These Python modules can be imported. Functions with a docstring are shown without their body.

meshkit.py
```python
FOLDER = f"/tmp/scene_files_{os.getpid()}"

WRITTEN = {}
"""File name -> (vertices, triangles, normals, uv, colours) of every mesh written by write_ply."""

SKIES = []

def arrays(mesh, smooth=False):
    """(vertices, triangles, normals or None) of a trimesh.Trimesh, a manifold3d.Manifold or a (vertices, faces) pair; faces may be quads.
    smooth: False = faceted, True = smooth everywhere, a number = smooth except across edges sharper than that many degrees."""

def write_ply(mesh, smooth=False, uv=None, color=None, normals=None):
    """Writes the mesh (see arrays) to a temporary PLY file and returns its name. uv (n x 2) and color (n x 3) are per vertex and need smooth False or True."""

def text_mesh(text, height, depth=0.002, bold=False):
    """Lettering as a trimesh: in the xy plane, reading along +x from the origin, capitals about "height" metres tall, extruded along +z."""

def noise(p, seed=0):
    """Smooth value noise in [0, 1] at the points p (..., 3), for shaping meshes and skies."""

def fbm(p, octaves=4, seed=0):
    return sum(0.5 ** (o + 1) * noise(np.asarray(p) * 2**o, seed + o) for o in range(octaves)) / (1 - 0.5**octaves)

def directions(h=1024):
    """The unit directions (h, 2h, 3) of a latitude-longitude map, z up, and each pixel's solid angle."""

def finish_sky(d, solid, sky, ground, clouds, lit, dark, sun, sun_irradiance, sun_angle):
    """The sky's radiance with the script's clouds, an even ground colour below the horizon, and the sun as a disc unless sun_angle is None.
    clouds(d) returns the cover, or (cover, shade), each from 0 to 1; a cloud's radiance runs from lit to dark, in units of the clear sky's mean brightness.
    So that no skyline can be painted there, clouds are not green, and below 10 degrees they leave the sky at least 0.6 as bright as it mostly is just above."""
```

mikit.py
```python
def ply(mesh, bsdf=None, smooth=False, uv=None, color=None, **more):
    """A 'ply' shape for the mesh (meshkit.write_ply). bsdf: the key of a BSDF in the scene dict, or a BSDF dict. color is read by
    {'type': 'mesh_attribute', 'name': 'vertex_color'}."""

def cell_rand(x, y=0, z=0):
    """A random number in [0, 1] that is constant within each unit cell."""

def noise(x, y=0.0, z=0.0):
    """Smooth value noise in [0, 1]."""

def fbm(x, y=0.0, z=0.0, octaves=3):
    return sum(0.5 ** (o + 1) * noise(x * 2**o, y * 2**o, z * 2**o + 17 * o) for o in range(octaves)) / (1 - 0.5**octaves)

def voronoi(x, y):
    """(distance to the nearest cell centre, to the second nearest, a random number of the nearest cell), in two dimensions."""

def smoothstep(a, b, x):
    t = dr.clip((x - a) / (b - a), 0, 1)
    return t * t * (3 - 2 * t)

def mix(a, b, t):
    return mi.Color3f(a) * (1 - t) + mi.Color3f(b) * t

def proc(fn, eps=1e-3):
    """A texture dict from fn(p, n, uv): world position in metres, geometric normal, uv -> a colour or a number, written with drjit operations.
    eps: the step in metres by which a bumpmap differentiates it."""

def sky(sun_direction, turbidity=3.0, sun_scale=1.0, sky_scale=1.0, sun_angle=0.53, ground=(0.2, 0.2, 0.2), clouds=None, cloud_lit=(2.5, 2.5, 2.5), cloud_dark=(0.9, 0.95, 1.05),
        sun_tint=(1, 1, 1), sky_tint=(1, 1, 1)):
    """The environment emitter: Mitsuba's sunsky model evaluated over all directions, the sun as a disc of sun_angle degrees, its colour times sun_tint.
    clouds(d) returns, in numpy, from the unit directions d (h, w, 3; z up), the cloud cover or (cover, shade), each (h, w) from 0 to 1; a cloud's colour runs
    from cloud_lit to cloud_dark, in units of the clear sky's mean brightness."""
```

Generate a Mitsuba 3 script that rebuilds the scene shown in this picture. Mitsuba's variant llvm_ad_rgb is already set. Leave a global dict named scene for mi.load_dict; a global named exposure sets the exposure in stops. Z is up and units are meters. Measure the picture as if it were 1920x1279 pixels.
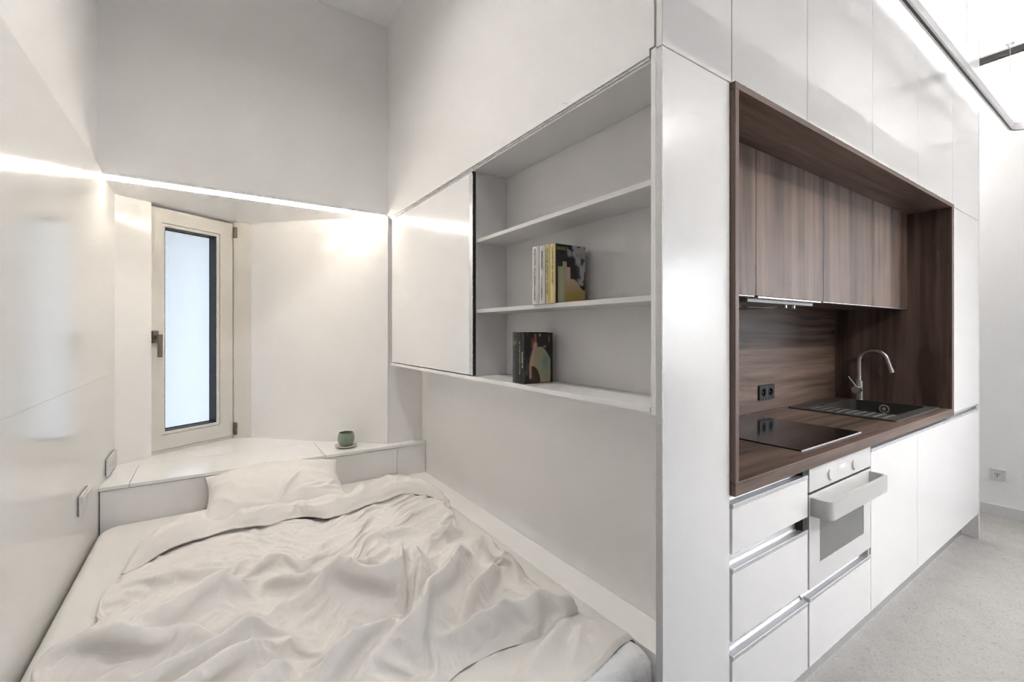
import math
import numpy as np
import trimesh
import manifold3d as m3
import shapely.geometry as sg
import drjit as dr
import mitsuba as mi
import mikit
import meshkit
from mikit import proc, noise, fbm, smoothstep, mix

T = mi.ScalarTransform4f
scene, labels = {}, {}

# ------------------------------------------------------------------ camera, sky, exposure
YAW = math.atan2(2208 - 960, 842.0)          # angle between the view and the kitchen front
FWD = (math.cos(YAW), math.sin(YAW), 0.0)
scene['camera'] = {
    'type': 'perspective', 'fov_axis': 'x', 'fov': 2 * math.degrees(math.atan(960 / 842.0)),
    'near_clip': 0.02, 'far_clip': 100.0,
    'principal_point_offset_y': 17.5 / 1279,
    'to_world': T().look_at(origin=[0, 0, 1.34], target=[FWD[0], FWD[1], 1.34], up=[0, 0, 1]),
}
scene['sky'] = mikit.sky((-0.45, -0.75, 0.75), turbidity=4.0, sun_scale=6.0, sky_scale=28.0, ground=(0.45, 0.45, 0.45),
                         clouds=lambda d: np.full(d.shape[:2], 0.8), cloud_lit=(1.25, 1.25, 1.27), cloud_dark=(1, 1, 1))
exposure = 0.9
LED_POWER = 29.0
SPOT_POWER = 580.0
TRACK_POWER = 7.0
RING_POWER = 95.0
POOL_POWER = 9.5
PANEL_POWER = 14.0
WARM = np.array([1.0, 0.89, 0.74])
NEUTRAL = np.array([1.0, 0.958, 0.915])

# ------------------------------------------------------------------ materials
def lin(*rgb):
    c = np.asarray(rgb, float) / 255
    return np.where(c <= 0.04045, c / 12.92, ((c + 0.055) / 1.055) ** 2.4).tolist()
def col(c):
    return {'type': 'rgb', 'value': [float(x) for x in c]}
def plastic(name, c, alpha=0.08, ior=1.5):
    scene[name] = {'type': 'roughplastic', 'distribution': 'ggx', 'alpha': alpha, 'int_ior': ior, 'diffuse_reflectance': c if isinstance(c, dict) else col(c), 'nonlinear': False}
def matte(name, c):
    scene[name] = {'type': 'twosided', 'bsdf': {'type': 'diffuse', 'reflectance': c if isinstance(c, dict) else col(c)}}
def metal(name, mat, alpha, tint=(1, 1, 1)):
    scene[name] = {'type': 'roughconductor', 'material': mat, 'distribution': 'ggx', 'alpha': alpha, 'specular_reflectance': col(tint)}

plastic('m_gloss', (0.82, 0.82, 0.82), 0.035)
plastic('m_gloss_panel', (0.75, 0.745, 0.735), 0.022)
plastic('m_gloss_soft', (0.82, 0.815, 0.81), 0.022)
plastic('m_satin', (0.85, 0.845, 0.84), 0.28)
metal('m_alu_mid', 'Al', 0.3, (0.62, 0.63, 0.64))
matte('m_paint', (0.80, 0.795, 0.79))
matte('m_paint_room', (0.83, 0.83, 0.83))
matte('m_paint_grey', (0.45, 0.45, 0.46))
metal('m_alu', 'Al', 0.22, (0.86, 0.87, 0.88))
metal('m_alu_bright', 'Al', 0.4, (0.97, 0.97, 0.97))
metal('m_alu_dark', 'Al', 0.3, (0.45, 0.46, 0.47))
metal('m_chrome', 'Ag', 0.09, (0.85, 0.86, 0.88))
metal('m_bronze', 'Al', 0.3, (0.22, 0.20, 0.18))
plastic('m_black', (0.012, 0.012, 0.012), 0.2)
plastic('m_black_gloss', (0.006, 0.006, 0.006), 0.01)
plastic('m_dark_gasket', (0.012, 0.018, 0.026), 0.3)
plastic('m_white_plastic', (0.78, 0.78, 0.78), 0.15)
plastic('m_window', (0.80, 0.785, 0.74), 0.2)
plastic('m_handle_grey', (0.66, 0.66, 0.66), 0.2)
plastic('m_grey_inner', (0.30, 0.30, 0.31), 0.25)

def concrete(p, n, uv):
    a = fbm(p.x * 0.9 + 3, p.y * 0.9, 0.0, 4)
    b = fbm(p.x * 14, p.y * 14, 5.0, 3)
    g = noise(p.x * 260, p.y * 260, 1.0)
    s = smoothstep(0.80, 0.86, noise(p.x * 130, p.y * 130, 9.0))
    v = 0.60 + 0.10 * (a - 0.5) + 0.09 * (b - 0.5) + 0.10 * (g - 0.5) - 0.10 * s
    return mi.Color3f(v * 1.0, v * 0.975, v * 0.94)
plastic('m_concrete', proc(concrete), 0.35)

def wood_fn(along, shift=0.0):
    def f(p, n, uv):
        c = {'x': (p.x, p.y, p.z), 'y': (p.y, p.x, p.z), 'z': (p.z, p.x, p.y)}[along]
        u, v, w = c[0], c[1] + shift, c[2]
        wob = 0.05 * (fbm(u * 1.6, v * 3, w * 3, 3) - 0.5)
        v2, w2 = v + wob, w + wob
        broad = fbm(u * 0.7, v2 * 9, w2 * 9, 3)
        streak = fbm(u * 1.6 + 7, v2 * 42, w2 * 42, 3)
        fine = noise(u * 9, v2 * 330, w2 * 330)
        knot = smoothstep(0.62, 0.85, fbm(u * 2.6, v * 5 + 11, w * 5, 2))
        t = dr.clip(0.5 + 1.5 * (broad - 0.5) + 0.9 * (streak - 0.5) - 0.30 * knot, 0, 1)
        k = mix((0.050, 0.030, 0.023), (0.245, 0.168, 0.134), t)
        return k * (0.86 + 0.28 * fine)
    return f
for a in 'xyz':
    plastic('m_wood_' + a, proc(wood_fn(a)), 0.22, 1.5)

def granite(p, n, uv):
    g = noise(p.x * 700, p.y * 700, p.z * 700)
    v = 0.045 + 0.05 * smoothstep(0.5, 0.9, g)
    return mi.Color3f(v * 1.0, v * 0.93, v * 0.86)
plastic('m_granite', proc(granite), 0.35)

def linen(c, k):
    def f(p, n, uv):
        w = 1 + k * (noise(p.x * 900, p.y * 900, p.z * 900) - 0.5)
        return mi.Color3f(*c) * w
    return proc(f)
matte('m_linen', linen((0.70, 0.68, 0.66), 0.05))
matte('m_sheet', linen((0.70, 0.69, 0.67), 0.05))
matte('m_mattress', (0.74, 0.76, 0.80))

def celadon(p, n, uv):
    s = fbm(p.x * 60, p.y * 60, p.z * 60, 3)
    rim = smoothstep(0.712, 0.722, p.z)
    return mix(mix((0.16, 0.21, 0.16), (0.27, 0.32, 0.26), s), (0.10, 0.11, 0.08), rim * 0.5)
plastic('m_celadon', proc(celadon), 0.08)
plastic('m_clay', (0.86, 0.81, 0.73), 0.25)

plastic('m_paper', (0.70, 0.66, 0.58), 0.5)
plastic('m_book_white', (0.72, 0.70, 0.67), 0.25)
plastic('m_book_yellow', (0.62, 0.52, 0.22), 0.25)
plastic('m_book_black', (0.012, 0.012, 0.012), 0.2)
plastic('m_ink', (0.03, 0.03, 0.03), 0.4)
plastic('m_ink_white', (0.75, 0.75, 0.74), 0.4)
plastic('m_ink_gold', (0.62, 0.58, 0.34), 0.4)
plastic('m_ink_green', (0.32, 0.42, 0.08), 0.4)
plastic('m_ink_grey', (0.25, 0.25, 0.26), 0.4)

# ------------------------------------------------------------------ mesh helpers
def hull(points):
    return m3.Manifold.hull_points(np.asarray(points, float))
def cbox(x0, x1, y0, y1, z0, z1, c=0.0007):
    """box with chamfered edges"""
    lo, hi = np.array([x0, y0, z0]), np.array([x1, y1, z1])
    c = min(c, 0.45 * float((hi - lo).min()))
    if c <= 0:
        m = trimesh.creation.box((hi - lo)); m.apply_translation((lo + hi) / 2); return m
    pts = []
    for sx in (0, 1):
        for sy in (0, 1):
            for sz in (0, 1):
                p = np.where([sx, sy, sz], hi, lo)
                d = np.where([sx, sy, sz], -c, c)
                for k in range(3):
                    q = p + d; q[k] = p[k]; pts.append(q)
    return tm(hull(pts))
def tm(man):
    m = man.to_mesh()
    return trimesh.Trimesh(m.vert_properties[:, :3], m.tri_verts, process=False)
def man(mesh):
    mesh = trimesh.Trimesh(mesh.vertices, mesh.faces, process=True)
    return m3.Manifold(m3.Mesh(np.asarray(mesh.vertices, np.float32), np.asarray(mesh.faces, np.uint32)))
def cut(a, *bs):
    r = man(a)
    for b in bs:
        r = r - man(b)
    return tm(r)
def cat(*ms):
    return trimesh.util.concatenate([m for m in ms])
def prism(poly, z0, z1):
    m = trimesh.creation.extrude_polygon(sg.Polygon(poly), z1 - z0, engine='earcut')
    m.apply_translation((0, 0, z0)); return m
def frame_mat(X, Y, Z, o=(0, 0, 0)):
    M = np.eye(4); M[:3, 0], M[:3, 1], M[:3, 2], M[:3, 3] = X, Y, Z, o; return M
def along_x(poly_yz, x0, x1):
    """extrude a (y, z) outline along x"""
    m = trimesh.creation.extrude_polygon(sg.Polygon(poly_yz), x1 - x0, engine='earcut')
    m.apply_transform(frame_mat((0, 1, 0), (0, 0, 1), (1, 0, 0), (x0, 0, 0))); return m
def along_y(poly_xz, y0, y1):
    m = trimesh.creation.extrude_polygon(sg.Polygon([(x, z) for x, z in poly_xz]), y1 - y0, engine='earcut')
    m.apply_transform(frame_mat((1, 0, 0), (0, 0, 1), (0, -1, 0), (0, y1, 0))); return m
def cyl(p0, p1, r, n=24):
    return trimesh.creation.cylinder(r, segment=[p0, p1], sections=n)
def tube(pts, radii, n=16):
    pts = np.asarray(pts, float); radii = np.broadcast_to(radii, (len(pts),)).astype(float)
    t = np.gradient(pts, axis=0); t /= np.linalg.norm(t, axis=1, keepdims=True)
    a = np.cross(t[0], (0.3, 0.9, 0.2)); a /= np.linalg.norm(a)
    vs = []
    for i in range(len(pts)):
        a = a - t[i] * (a @ t[i]); a /= np.linalg.norm(a)
        b = np.cross(t[i], a)
        th = np.arange(n) * 2 * np.pi / n
        vs.append(pts[i] + radii[i] * (np.cos(th)[:, None] * a + np.sin(th)[:, None] * b))
    v = np.vstack(vs + [pts[:1], pts[-1:]])
    f = []
    L = len(pts)
    for i in range(L - 1):
        for k in range(n):
            p, q = i * n + k, i * n + (k + 1) % n
            f += [[p, q, q + n], [p, q + n, p + n]]
    for k in range(n):
        f += [[L * n, (k + 1) % n, k], [L * n + 1, (L - 1) * n + k, (L - 1) * n + (k + 1) % n]]
    return trimesh.Trimesh(v, f, process=False)
def lathe(profile, center, n=48):
    m = trimesh.creation.revolve(np.asarray(profile, float), sections=n)
    m.apply_translation(center); return m
def rot_about(mesh, ang, axis, pt):
    mesh = mesh.copy(); mesh.apply_transform(trimesh.transformations.rotation_matrix(ang, axis, pt)); return mesh

def key(name):
    if name not in scene and not any(k.startswith(name + '__') for k in scene):
        return name
    i = 1
    while f'{name}_{i:03d}' in scene or any(k.startswith(f'{name}_{i:03d}__') for k in scene):
        i += 1
    return f'{name}_{i:03d}'
def obj(name, mesh, mat, smooth=False, label=None, **more):
    k = key(name)
    scene[k] = mikit.ply(mesh, mat, smooth, **more)
    if label:
        labels.setdefault(k, {})['label'] = label
    return k
def thing(k, label, category, group=None):
    labels[k] = {**labels.get(k, {}), 'label': label, 'category': category}
    if group:
        labels[k]['group'] = group
    return k
def struct(name, mesh, mat, label, smooth=False):
    k = obj(name, mesh, mat, smooth); labels[k] = {'label': label, 'kind': 'structure'}; return k

# ------------------------------------------------------------------ dimensions
H = 3.27                     # ceiling
XL, XP = -0.43, -0.415       # left wall, face of its glossy panel
XC = 0.939                   # face of wall cabinet and bulkhead above it
XR = 1.169                   # lower wall beside the bed
YB = 2.80                    # bulkhead above the window bay
YK = 0.72                    # kitchen fronts
XE = 4.144                   # end of the kitchen block
XF = 4.774                   # far wall of the room
ZS = 2.07                    # soffit of the bay
ZL = 0.63                    # top of the ledge

# ------------------------------------------------------------------ setting
struct('floor', cbox(-2.0, 5.0, -5.0, 4.0, -0.1, 0.0, 0), 'm_concrete', 'polished grey concrete floor in front of the kitchen')
struct('ceiling', cbox(-2.0, 5.0, -5.0, 4.2, H, H + 0.1, 0), 'm_paint_room', 'white plastered ceiling')
wl = struct('wall_left', cbox(XL - 0.1, XL, 0.62, 3.9, 0, H, 0), 'm_paint', 'white painted wall left of the bed with a glossy panelled lower part')
obj(wl + '__panel', cbox(XL, XP, 0.60, 3.19, 0.0, 1.1256, 0.0003), 'm_gloss_panel', label='glossy white lower wall panel beside the bed')
obj(wl + '__panel', cbox(XL, XP, 0.60, 2.84, 1.1262, 2.099, 0.0003), 'm_gloss_panel', label='glossy white upper wall panel beside the bed')
obj(wl + '__panel', cbox(XL, XP, 2.8406, 3.19, 1.1262, ZS + 0.01, 0.0003), 'm_gloss_panel')
struct('wall_partition', cbox(-2.0, XL, 0.62, 0.72, 0, H, 0), 'm_paint_grey', 'grey wall left of the bed alcove opening')
# back bulkhead over the bay, with its soffit panel
wb = struct('wall_back', prism([(XL, YB), (1.25, YB), (1.25, 4.0), (XL - 0.1, 4.0), (XL - 0.1, YB)], ZS + 0.016, H), 'm_paint', 'tall white wall above the window bay')
obj(wb + '__soffit_panel', prism([(XP, YB + 0.035), (0.942, YB + 0.035), (0.20, 3.62), (-0.2, 3.62), (XP, 3.4)], ZS, ZS + 0.016), 'm_gloss_soft', label='glossy white soffit panel above the window')
# bay walls: left of the window, jamb, right of the window
WD = np.array([math.cos(math.radians(31.5)), math.sin(math.radians(31.5))])     # direction of the window wall
WN = np.array([-WD[1], WD[0]])                                                    # outwards
p0 = np.array([-0.43, 3.142]); p1 = p0 + WD * 0.188
struct('wall_bay_left', prism([tuple(p0), tuple(p1), tuple(p1 + WN * 0.25), tuple(p0 + WN * 0.25)], ZL - 0.014, ZS), 'm_gloss_soft', 'narrow white panel left of the window')
f0 = p1 + WN * 0.036                                                              # left end of window frame front
f1 = f0 + WD * 0.487
j0 = f1 - WN * 0.015
j1 = np.array([0.236, 3.477])
struct('wall_bay_jamb', prism([tuple(f1 + WD * .002), tuple(j0 + WD * .004), tuple(j1), (0.45, 3.75), tuple(f1 + WN * 0.2)], ZL - 0.014, ZS), 'm_window', 'slim white jamb strip right of the window')
br = struct('wall_bay_right', prism([tuple(j1), (0.942, YB), (XR + 0.08, YB), (XR + 0.08, 3.9), (0.45, 3.75)], ZL - 0.014, ZS), 'm_gloss_soft', 'glossy white slanting wall between window and wall cabinet')
obj(br + '__edge_trim', cbox(0.9385, 0.9425, YB - 0.004, YB + 0.01, ZL, ZS, 0.0005), 'm_white_plastic', label='thin white edge trim at the corner')
# right wall of the alcove
wr = struct('wall_right', cbox(XC, 1.24, 0.745, YB, 2.068, H, 0), 'm_paint', 'white wall above the wall cabinet')
obj(wr + '__lower_panel', cbox(XR, XR + 0.06, 0.745, YB, 0.0, 2.068, 0.0005), 'm_gloss_soft', label='glossy white lower panel along the bed')
# main room around the camera
FARW = ((-1.15, -0.25), (-2.9, -1.6), (-4.7, -3.3))
far = cut(cbox(XF, XF + 0.25, -5.0, 4.0, 0, H, 0), *[cbox(XF - 0.1, XF + 0.4, a, b, 0.8, 2.3, 0) for a, b in FARW])
struct('wall_far', far, 'm_paint_room', 'white wall behind the kitchen block at the right')
struct('baseboard_far', cbox(XF - 0.014, XF, -5.0, 3.9, 0, 0.077, 0.001), 'm_white_plastic', 'white baseboard along the far wall')
NEAR = ((3.3, 4.4, 0.9, 2.3),)
struct('wall_near', cut(cbox(-2.0, XF + 0.25, -5.25, -5.0, 0, H, 0), *[cbox(a, b, -5.5, -4.8, c, d, 0) for a, b, c, d in NEAR]), 'm_paint_grey', 'grey wall behind the viewer')
struct('wall_side', cbox(-2.1, -2.0, -5.1, 0.72, 0, H, 0), 'm_paint_grey', 'grey side wall of the room')
struct('wall_passage', cbox(XE - 0.1, XE, 1.40, 3.9, 0, H, 0), 'm_paint_room', 'white wall of the passage behind the kitchen block')
struct('wall_end', cut(cbox(1.25, XF + 0.25, 3.9, 4.05, 0, H, 0), cbox(4.2, 4.7, 3.8, 4.2, 0.3, 2.6, 0)), 'm_paint_room', 'white end wall of the passage')
struct('window_6', cut(cbox(4.2, 4.7, 3.95, 4.02, 0.3, 2.6, 0), cbox(4.25, 4.65, 3.9, 4.1, 0.35, 2.55, 0)), 'm_window', 'white window frame at the end of the passage')
for i, (a, b, c, d) in enumerate(NEAR):
    struct(f'window_{i + 2}', cut(cbox(a, b, -5.17, -5.10, c, d, 0), cbox(a + .06, (a + b) / 2 - .04, -5.3, -5, c + .06, d - .06, 0), cbox((a + b) / 2 + .04, b - .06, -5.3, -5, c + .06, d - .06, 0)), 'm_window', 'wide white window frame behind the viewer')
for i, (a, b) in enumerate(FARW):
    w = f'window_{i + 3}'
    fr = cut(cbox(XF + 0.10, XF + 0.17, a, b, 0.8, 2.3, 0), cbox(XF, XF + 0.3, a + 0.06, b - 0.06, 0.86, 2.24, 0))
    k = struct(w, fr, 'm_window', 'white window frame in the far wall')

# ------------------------------------------------------------------ window_1 in the bay
def win_box(s0, s1, d0, d1, z0, z1, c=0.0015):
    """box in window coordinates: s along the wall, d outwards from the frame front"""
    m = cbox(s0, s1, d0, d1, z0, z1, c)
    m.apply_transform(frame_mat((WD[0], WD[1], 0), (WN[0], WN[1], 0), (0, 0, 1), (f0[0], f0[1], 0))); return m
def ring(s0, s1, z0, z1, w, d0, d1, c=0.0015):
    """mitred frame as four joined bars"""
    o = sg.box(s0, z0, s1, z1).difference(sg.box(s0 + w, z0 + w, s1 - w, z1 - w))
    m = trimesh.creation.extrude_polygon(o, d1 - d0, engine='earcut')
    m.apply_transform(frame_mat((1, 0, 0), (0, 0, 1), (0, -1, 0), (0, d1, 0)))
    m.apply_transform(frame_mat((WD[0], WD[1], 0), (WN[0], WN[1], 0), (0, 0, 1), (f0[0], f0[1], 0))); return m
WW = 0.487
scene_w = 'window_1'
labels[scene_w] = {'label': 'narrow white framed window with frosted pane in the bay', 'kind': 'structure'}
obj(scene_w + '__frame', cat(ring(-0.05, WW + 0.004, ZL, ZS - 0.008, 0.045, 0.012, 0.09), win_box(-0.02, WW, -0.004, 0.03, ZL, ZL + 0.022)), 'm_window')
sash = obj(scene_w + '__sash', ring(-0.02, WW - 0.003, ZL + 0.024, ZS - 0.014, 0.083, -0.012, 0.06), 'm_window')
obj(sash + '__glazing_bead', ring(0.065, WW - 0.088, ZL + 0.109, ZS - 0.099, 0.018, -0.008, 0.05), 'm_window')
obj(sash + '__gasket', ring(0.083, WW - 0.106, ZL + 0.127, ZS - 0.117, 0.004, -0.004, 0.052), 'm_dark_gasket')
obj(sash + '__gasket', ring(0.060, WW - 0.080, ZL + 0.104, ZS - 0.094, 0.03, 0.0505, 0.062), 'm_dark_gasket')
scene['m_frost'] = {'type': 'principledthin', 'base_color': col((0.535, 0.57, 0.60)), 'roughness': 0.6, 'diff_trans': 1.7, 'spec_trans': 0.0, 'eta': 1.3}
obj(sash + '__pane', win_box(0.06, WW - 0.08, 0.063, 0.067, ZL + 0.104, ZS - 0.094, 0), 'm_frost', label='frosted white glass pane')
hb = obj(sash + '__handle', cat(win_box(0.012, 0.043, -0.026, -0.012, 1.275, 1.345, 0.002), win_box(0.019, 0.036, -0.058, -0.026, 1.302, 1.320, 0.003),
                               win_box(0.017, 0.038, -0.075, -0.058, 1.195, 1.324, 0.003)), 'm_bronze', label='dark bronze window handle')
for z0, z1 in ((1.965, 2.035), (0.655, 0.735)):
    hk = obj(scene_w + '__hinge', cat(win_box(WW - 0.002, WW + 0.014, -0.034, -0.012, z0, z1, 0.002),
                                    *[win_box(WW + 0.002, WW + 0.010, -0.037, -0.034, z0 + q, z0 + q + 0.008, 0.001) for q in (0.008, 0.024, 0.040, 0.056)]), 'm_bronze', label='dark metal window hinge')

# ------------------------------------------------------------------ lamps
def emit(c, power):
    return {'type': 'area', 'radiance': {'type': 'rgb', 'value': [float(x) for x in np.asarray(c) * power]}}
k = 'led_strip'
obj(k + '__channel', cbox(XP + 0.002, 0.930, YB + 0.001, YB + 0.030, ZS + 0.006, ZS + 0.0155, 0), 'm_alu')
obj(k + '__diffuser', along_x([(YB + .003, ZS + .0052), (YB + .003, ZS + .003), (YB + .0255, ZS - .0135), (YB + .0272, ZS - .0135), (YB + .0272, ZS + .0052)], XP + 0.004, 0.925), 'm_white_plastic', emitter=emit(WARM, LED_POWER))
thing(k, 'glowing warm white strip light along the top edge of the window bay', 'strip light')
for SPX, SPY, power, label in ((0.20, 1.74, SPOT_POWER, 'round ceiling downlight over the middle of the bed'), (0.20, 0.98, SPOT_POWER * 0.55, 'round ceiling downlight over the foot of the bed')):
    k = key('downlight')
    obj(k + '__can', lathe([(0.046, 0), (0.060, 0), (0.060, 0.004), (0.0475, 0.0041), (0.0475, 0.0339), (0, 0.0339), (0, 0.0325), (0.046, 0.0325), (0.046, 0)], (SPX, SPY, H - 0.0345), 40), 'm_handle_grey', 40)
    dk = trimesh.creation.cylinder(0.038, 0.003, sections=32); dk.apply_translation((SPX, SPY, H - 0.006))
    obj(k + '__lens', dk, 'm_white_plastic', emitter=emit(NEUTRAL, power))
    thing(k, label, 'ceiling lamp')

# ------------------------------------------------------------------ ledge behind the bed
k = 'storage_ledge'
obj(k + '__body', prism([(XP + .001, 2.755), (XR - .001, 2.755), (XR - .001, 2.79), (0.928, 2.79), (0.215, 3.46), (0.13, 3.50), (XP + .001, 3.12)], 0.26, ZL - 0.0165), 'm_satin')
XA, XB, YF, YM = -0.309, 0.553, 2.732, 3.093
obj(k + '__top_board', prism([(XP + .001, YF), (XA - .0012, YF), (XA - .0012, YM), (XP + .001, YM)], ZL - 0.016, ZL), 'm_gloss_soft')
obj(k + '__lid', prism([(XA + .0012, YF), (XB - .0012, YF), (XB - .0012, YM - .0012), (XA + .0012, YM - .0012)], ZL - 0.016, ZL), 'm_gloss_soft', label='lift-up lid in the middle of the ledge')
obj(k + '__top_board', prism([(XB + .0012, YF), (XR - .001, YF), (XR - .001, YB - .005), (0.937, YB - .003), (0.62, 3.093), (XB + .0012, 3.093)], ZL - 0.016, ZL), 'm_gloss_soft')
obj(k + '__top_board', prism([(XP + .001, YM + .0012), (0.615, YM + .0012), (0.225, 3.475), (0.135, 3.535), (-0.27, 3.30), (-0.275, 3.233), (XP + .001, 3.148)], ZL - 0.016, ZL), 'm_gloss_soft')
for a, b in ((XP + .004, 0.9785), (0.9805, XR - .002)):
    obj(k + '__front_panel', cbox(a, b, 2.738, 2.755, 0.26, ZL - 0.0195, 0.0008), 'm_gloss_soft')
thing(k, 'low white storage ledge with lift-up lid at the head of the bed', 'ledge')

# ------------------------------------------------------------------ bed platform
k = 'bed_platform'
obj(k + '__body', cbox(XP + .002, XR - .002, 0.79, 2.737, 0.0, 0.255, 0.002), 'm_gloss_soft')
obj(k + '__side_board', cbox(1.045, XR - .001, 0.746, 2.737, 0.2555, 0.43, 0.002), 'm_gloss_soft', label='raised white side board between mattress and wall')
thing(k, 'white built-in platform under the mattress', 'bed platform')

# ------------------------------------------------------------------ bedding
rng = np.random.default_rng(11)
MX0, MX1, MY0, MY1, MZ = -0.408, 1.034, 0.800, 2.728, 0.455
def soft_box(x0, x1, y0, y1, z0, z1, rc, re, nx, ny, bump=None):
    """mattress-like body: rounded corners rc in plan, rounded top edge re"""
    poly = sg.box(x0, y0, x1, y1).buffer(-rc).buffer(rc, quad_segs=12)
    def ring_at(inset, n=240):
        p = poly.buffer(-inset, quad_segs=12) if inset else poly
        e = p.exterior; return np.array([e.interpolate(i / n, normalized=True).coords[0] for i in range(n)])
    rings = [(ring_at(0.0), z0), (ring_at(0.0), z1 - re)]
    for t in np.linspace(0.15, 1, 7):
        a = t * np.pi / 2
        rings.append((ring_at(re * (1 - math.cos(a)) + 1e-4), z1 - re + re * math.sin(a)))
    v = np.vstack([np.c_[r, np.full(len(r), z)] for r, z in rings]); n = len(rings[0][0]); f = []
    for k in range(len(rings) - 1):
        for i in range(n):
            j = (i + 1) % n; p, q = k * n + i, k * n + j
            f += [[p, q, q + n], [p, q + n, p + n]]
    base = len(v); c = v[(len(rings) - 1) * n:].mean(0); v = np.vstack([v, [c], [[c[0], c[1], z0]]])
    for i in range(n):
        j = (i + 1) % n; f += [[(len(rings) - 1) * n + i, (len(rings) - 1) * n + j, base], [j, i, base + 1]]
    return trimesh.Trimesh(v, f, process=False)
k = 'mattress'
mt = soft_box(MX0 + .004, MX1 - .002, MY0 + .002, MY1 - .002, 0.2555, MZ - .002, 0.05, 0.045, 0, 0)
mt = mt.subdivide().subdivide()
v_ = np.array(mt.vertices)
cz = np.clip((v_[:, 2] - 0.385) / 0.03, 0, 1) * np.clip((0.90 - v_[:, 1]) / 0.05, 0, 1)
v_[:, 1] -= cz * 0.0028 * (np.sin(v_[:, 0] * 250 + 5 * meshkit.noise(v_ * 9, 3)) + meshkit.noise(v_ * 40, 4))
v_[:, 2] -= cz * 0.0028 * (1 + np.sin(v_[:, 0] * 250 + 5 * meshkit.noise(v_ * 9, 3))) * 0.5
mt.vertices = v_
obj(k, mt, 'm_mattress', True)
thing(k, 'pale bluish white mattress showing its corner at the foot of the bed', 'mattress')

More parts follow.
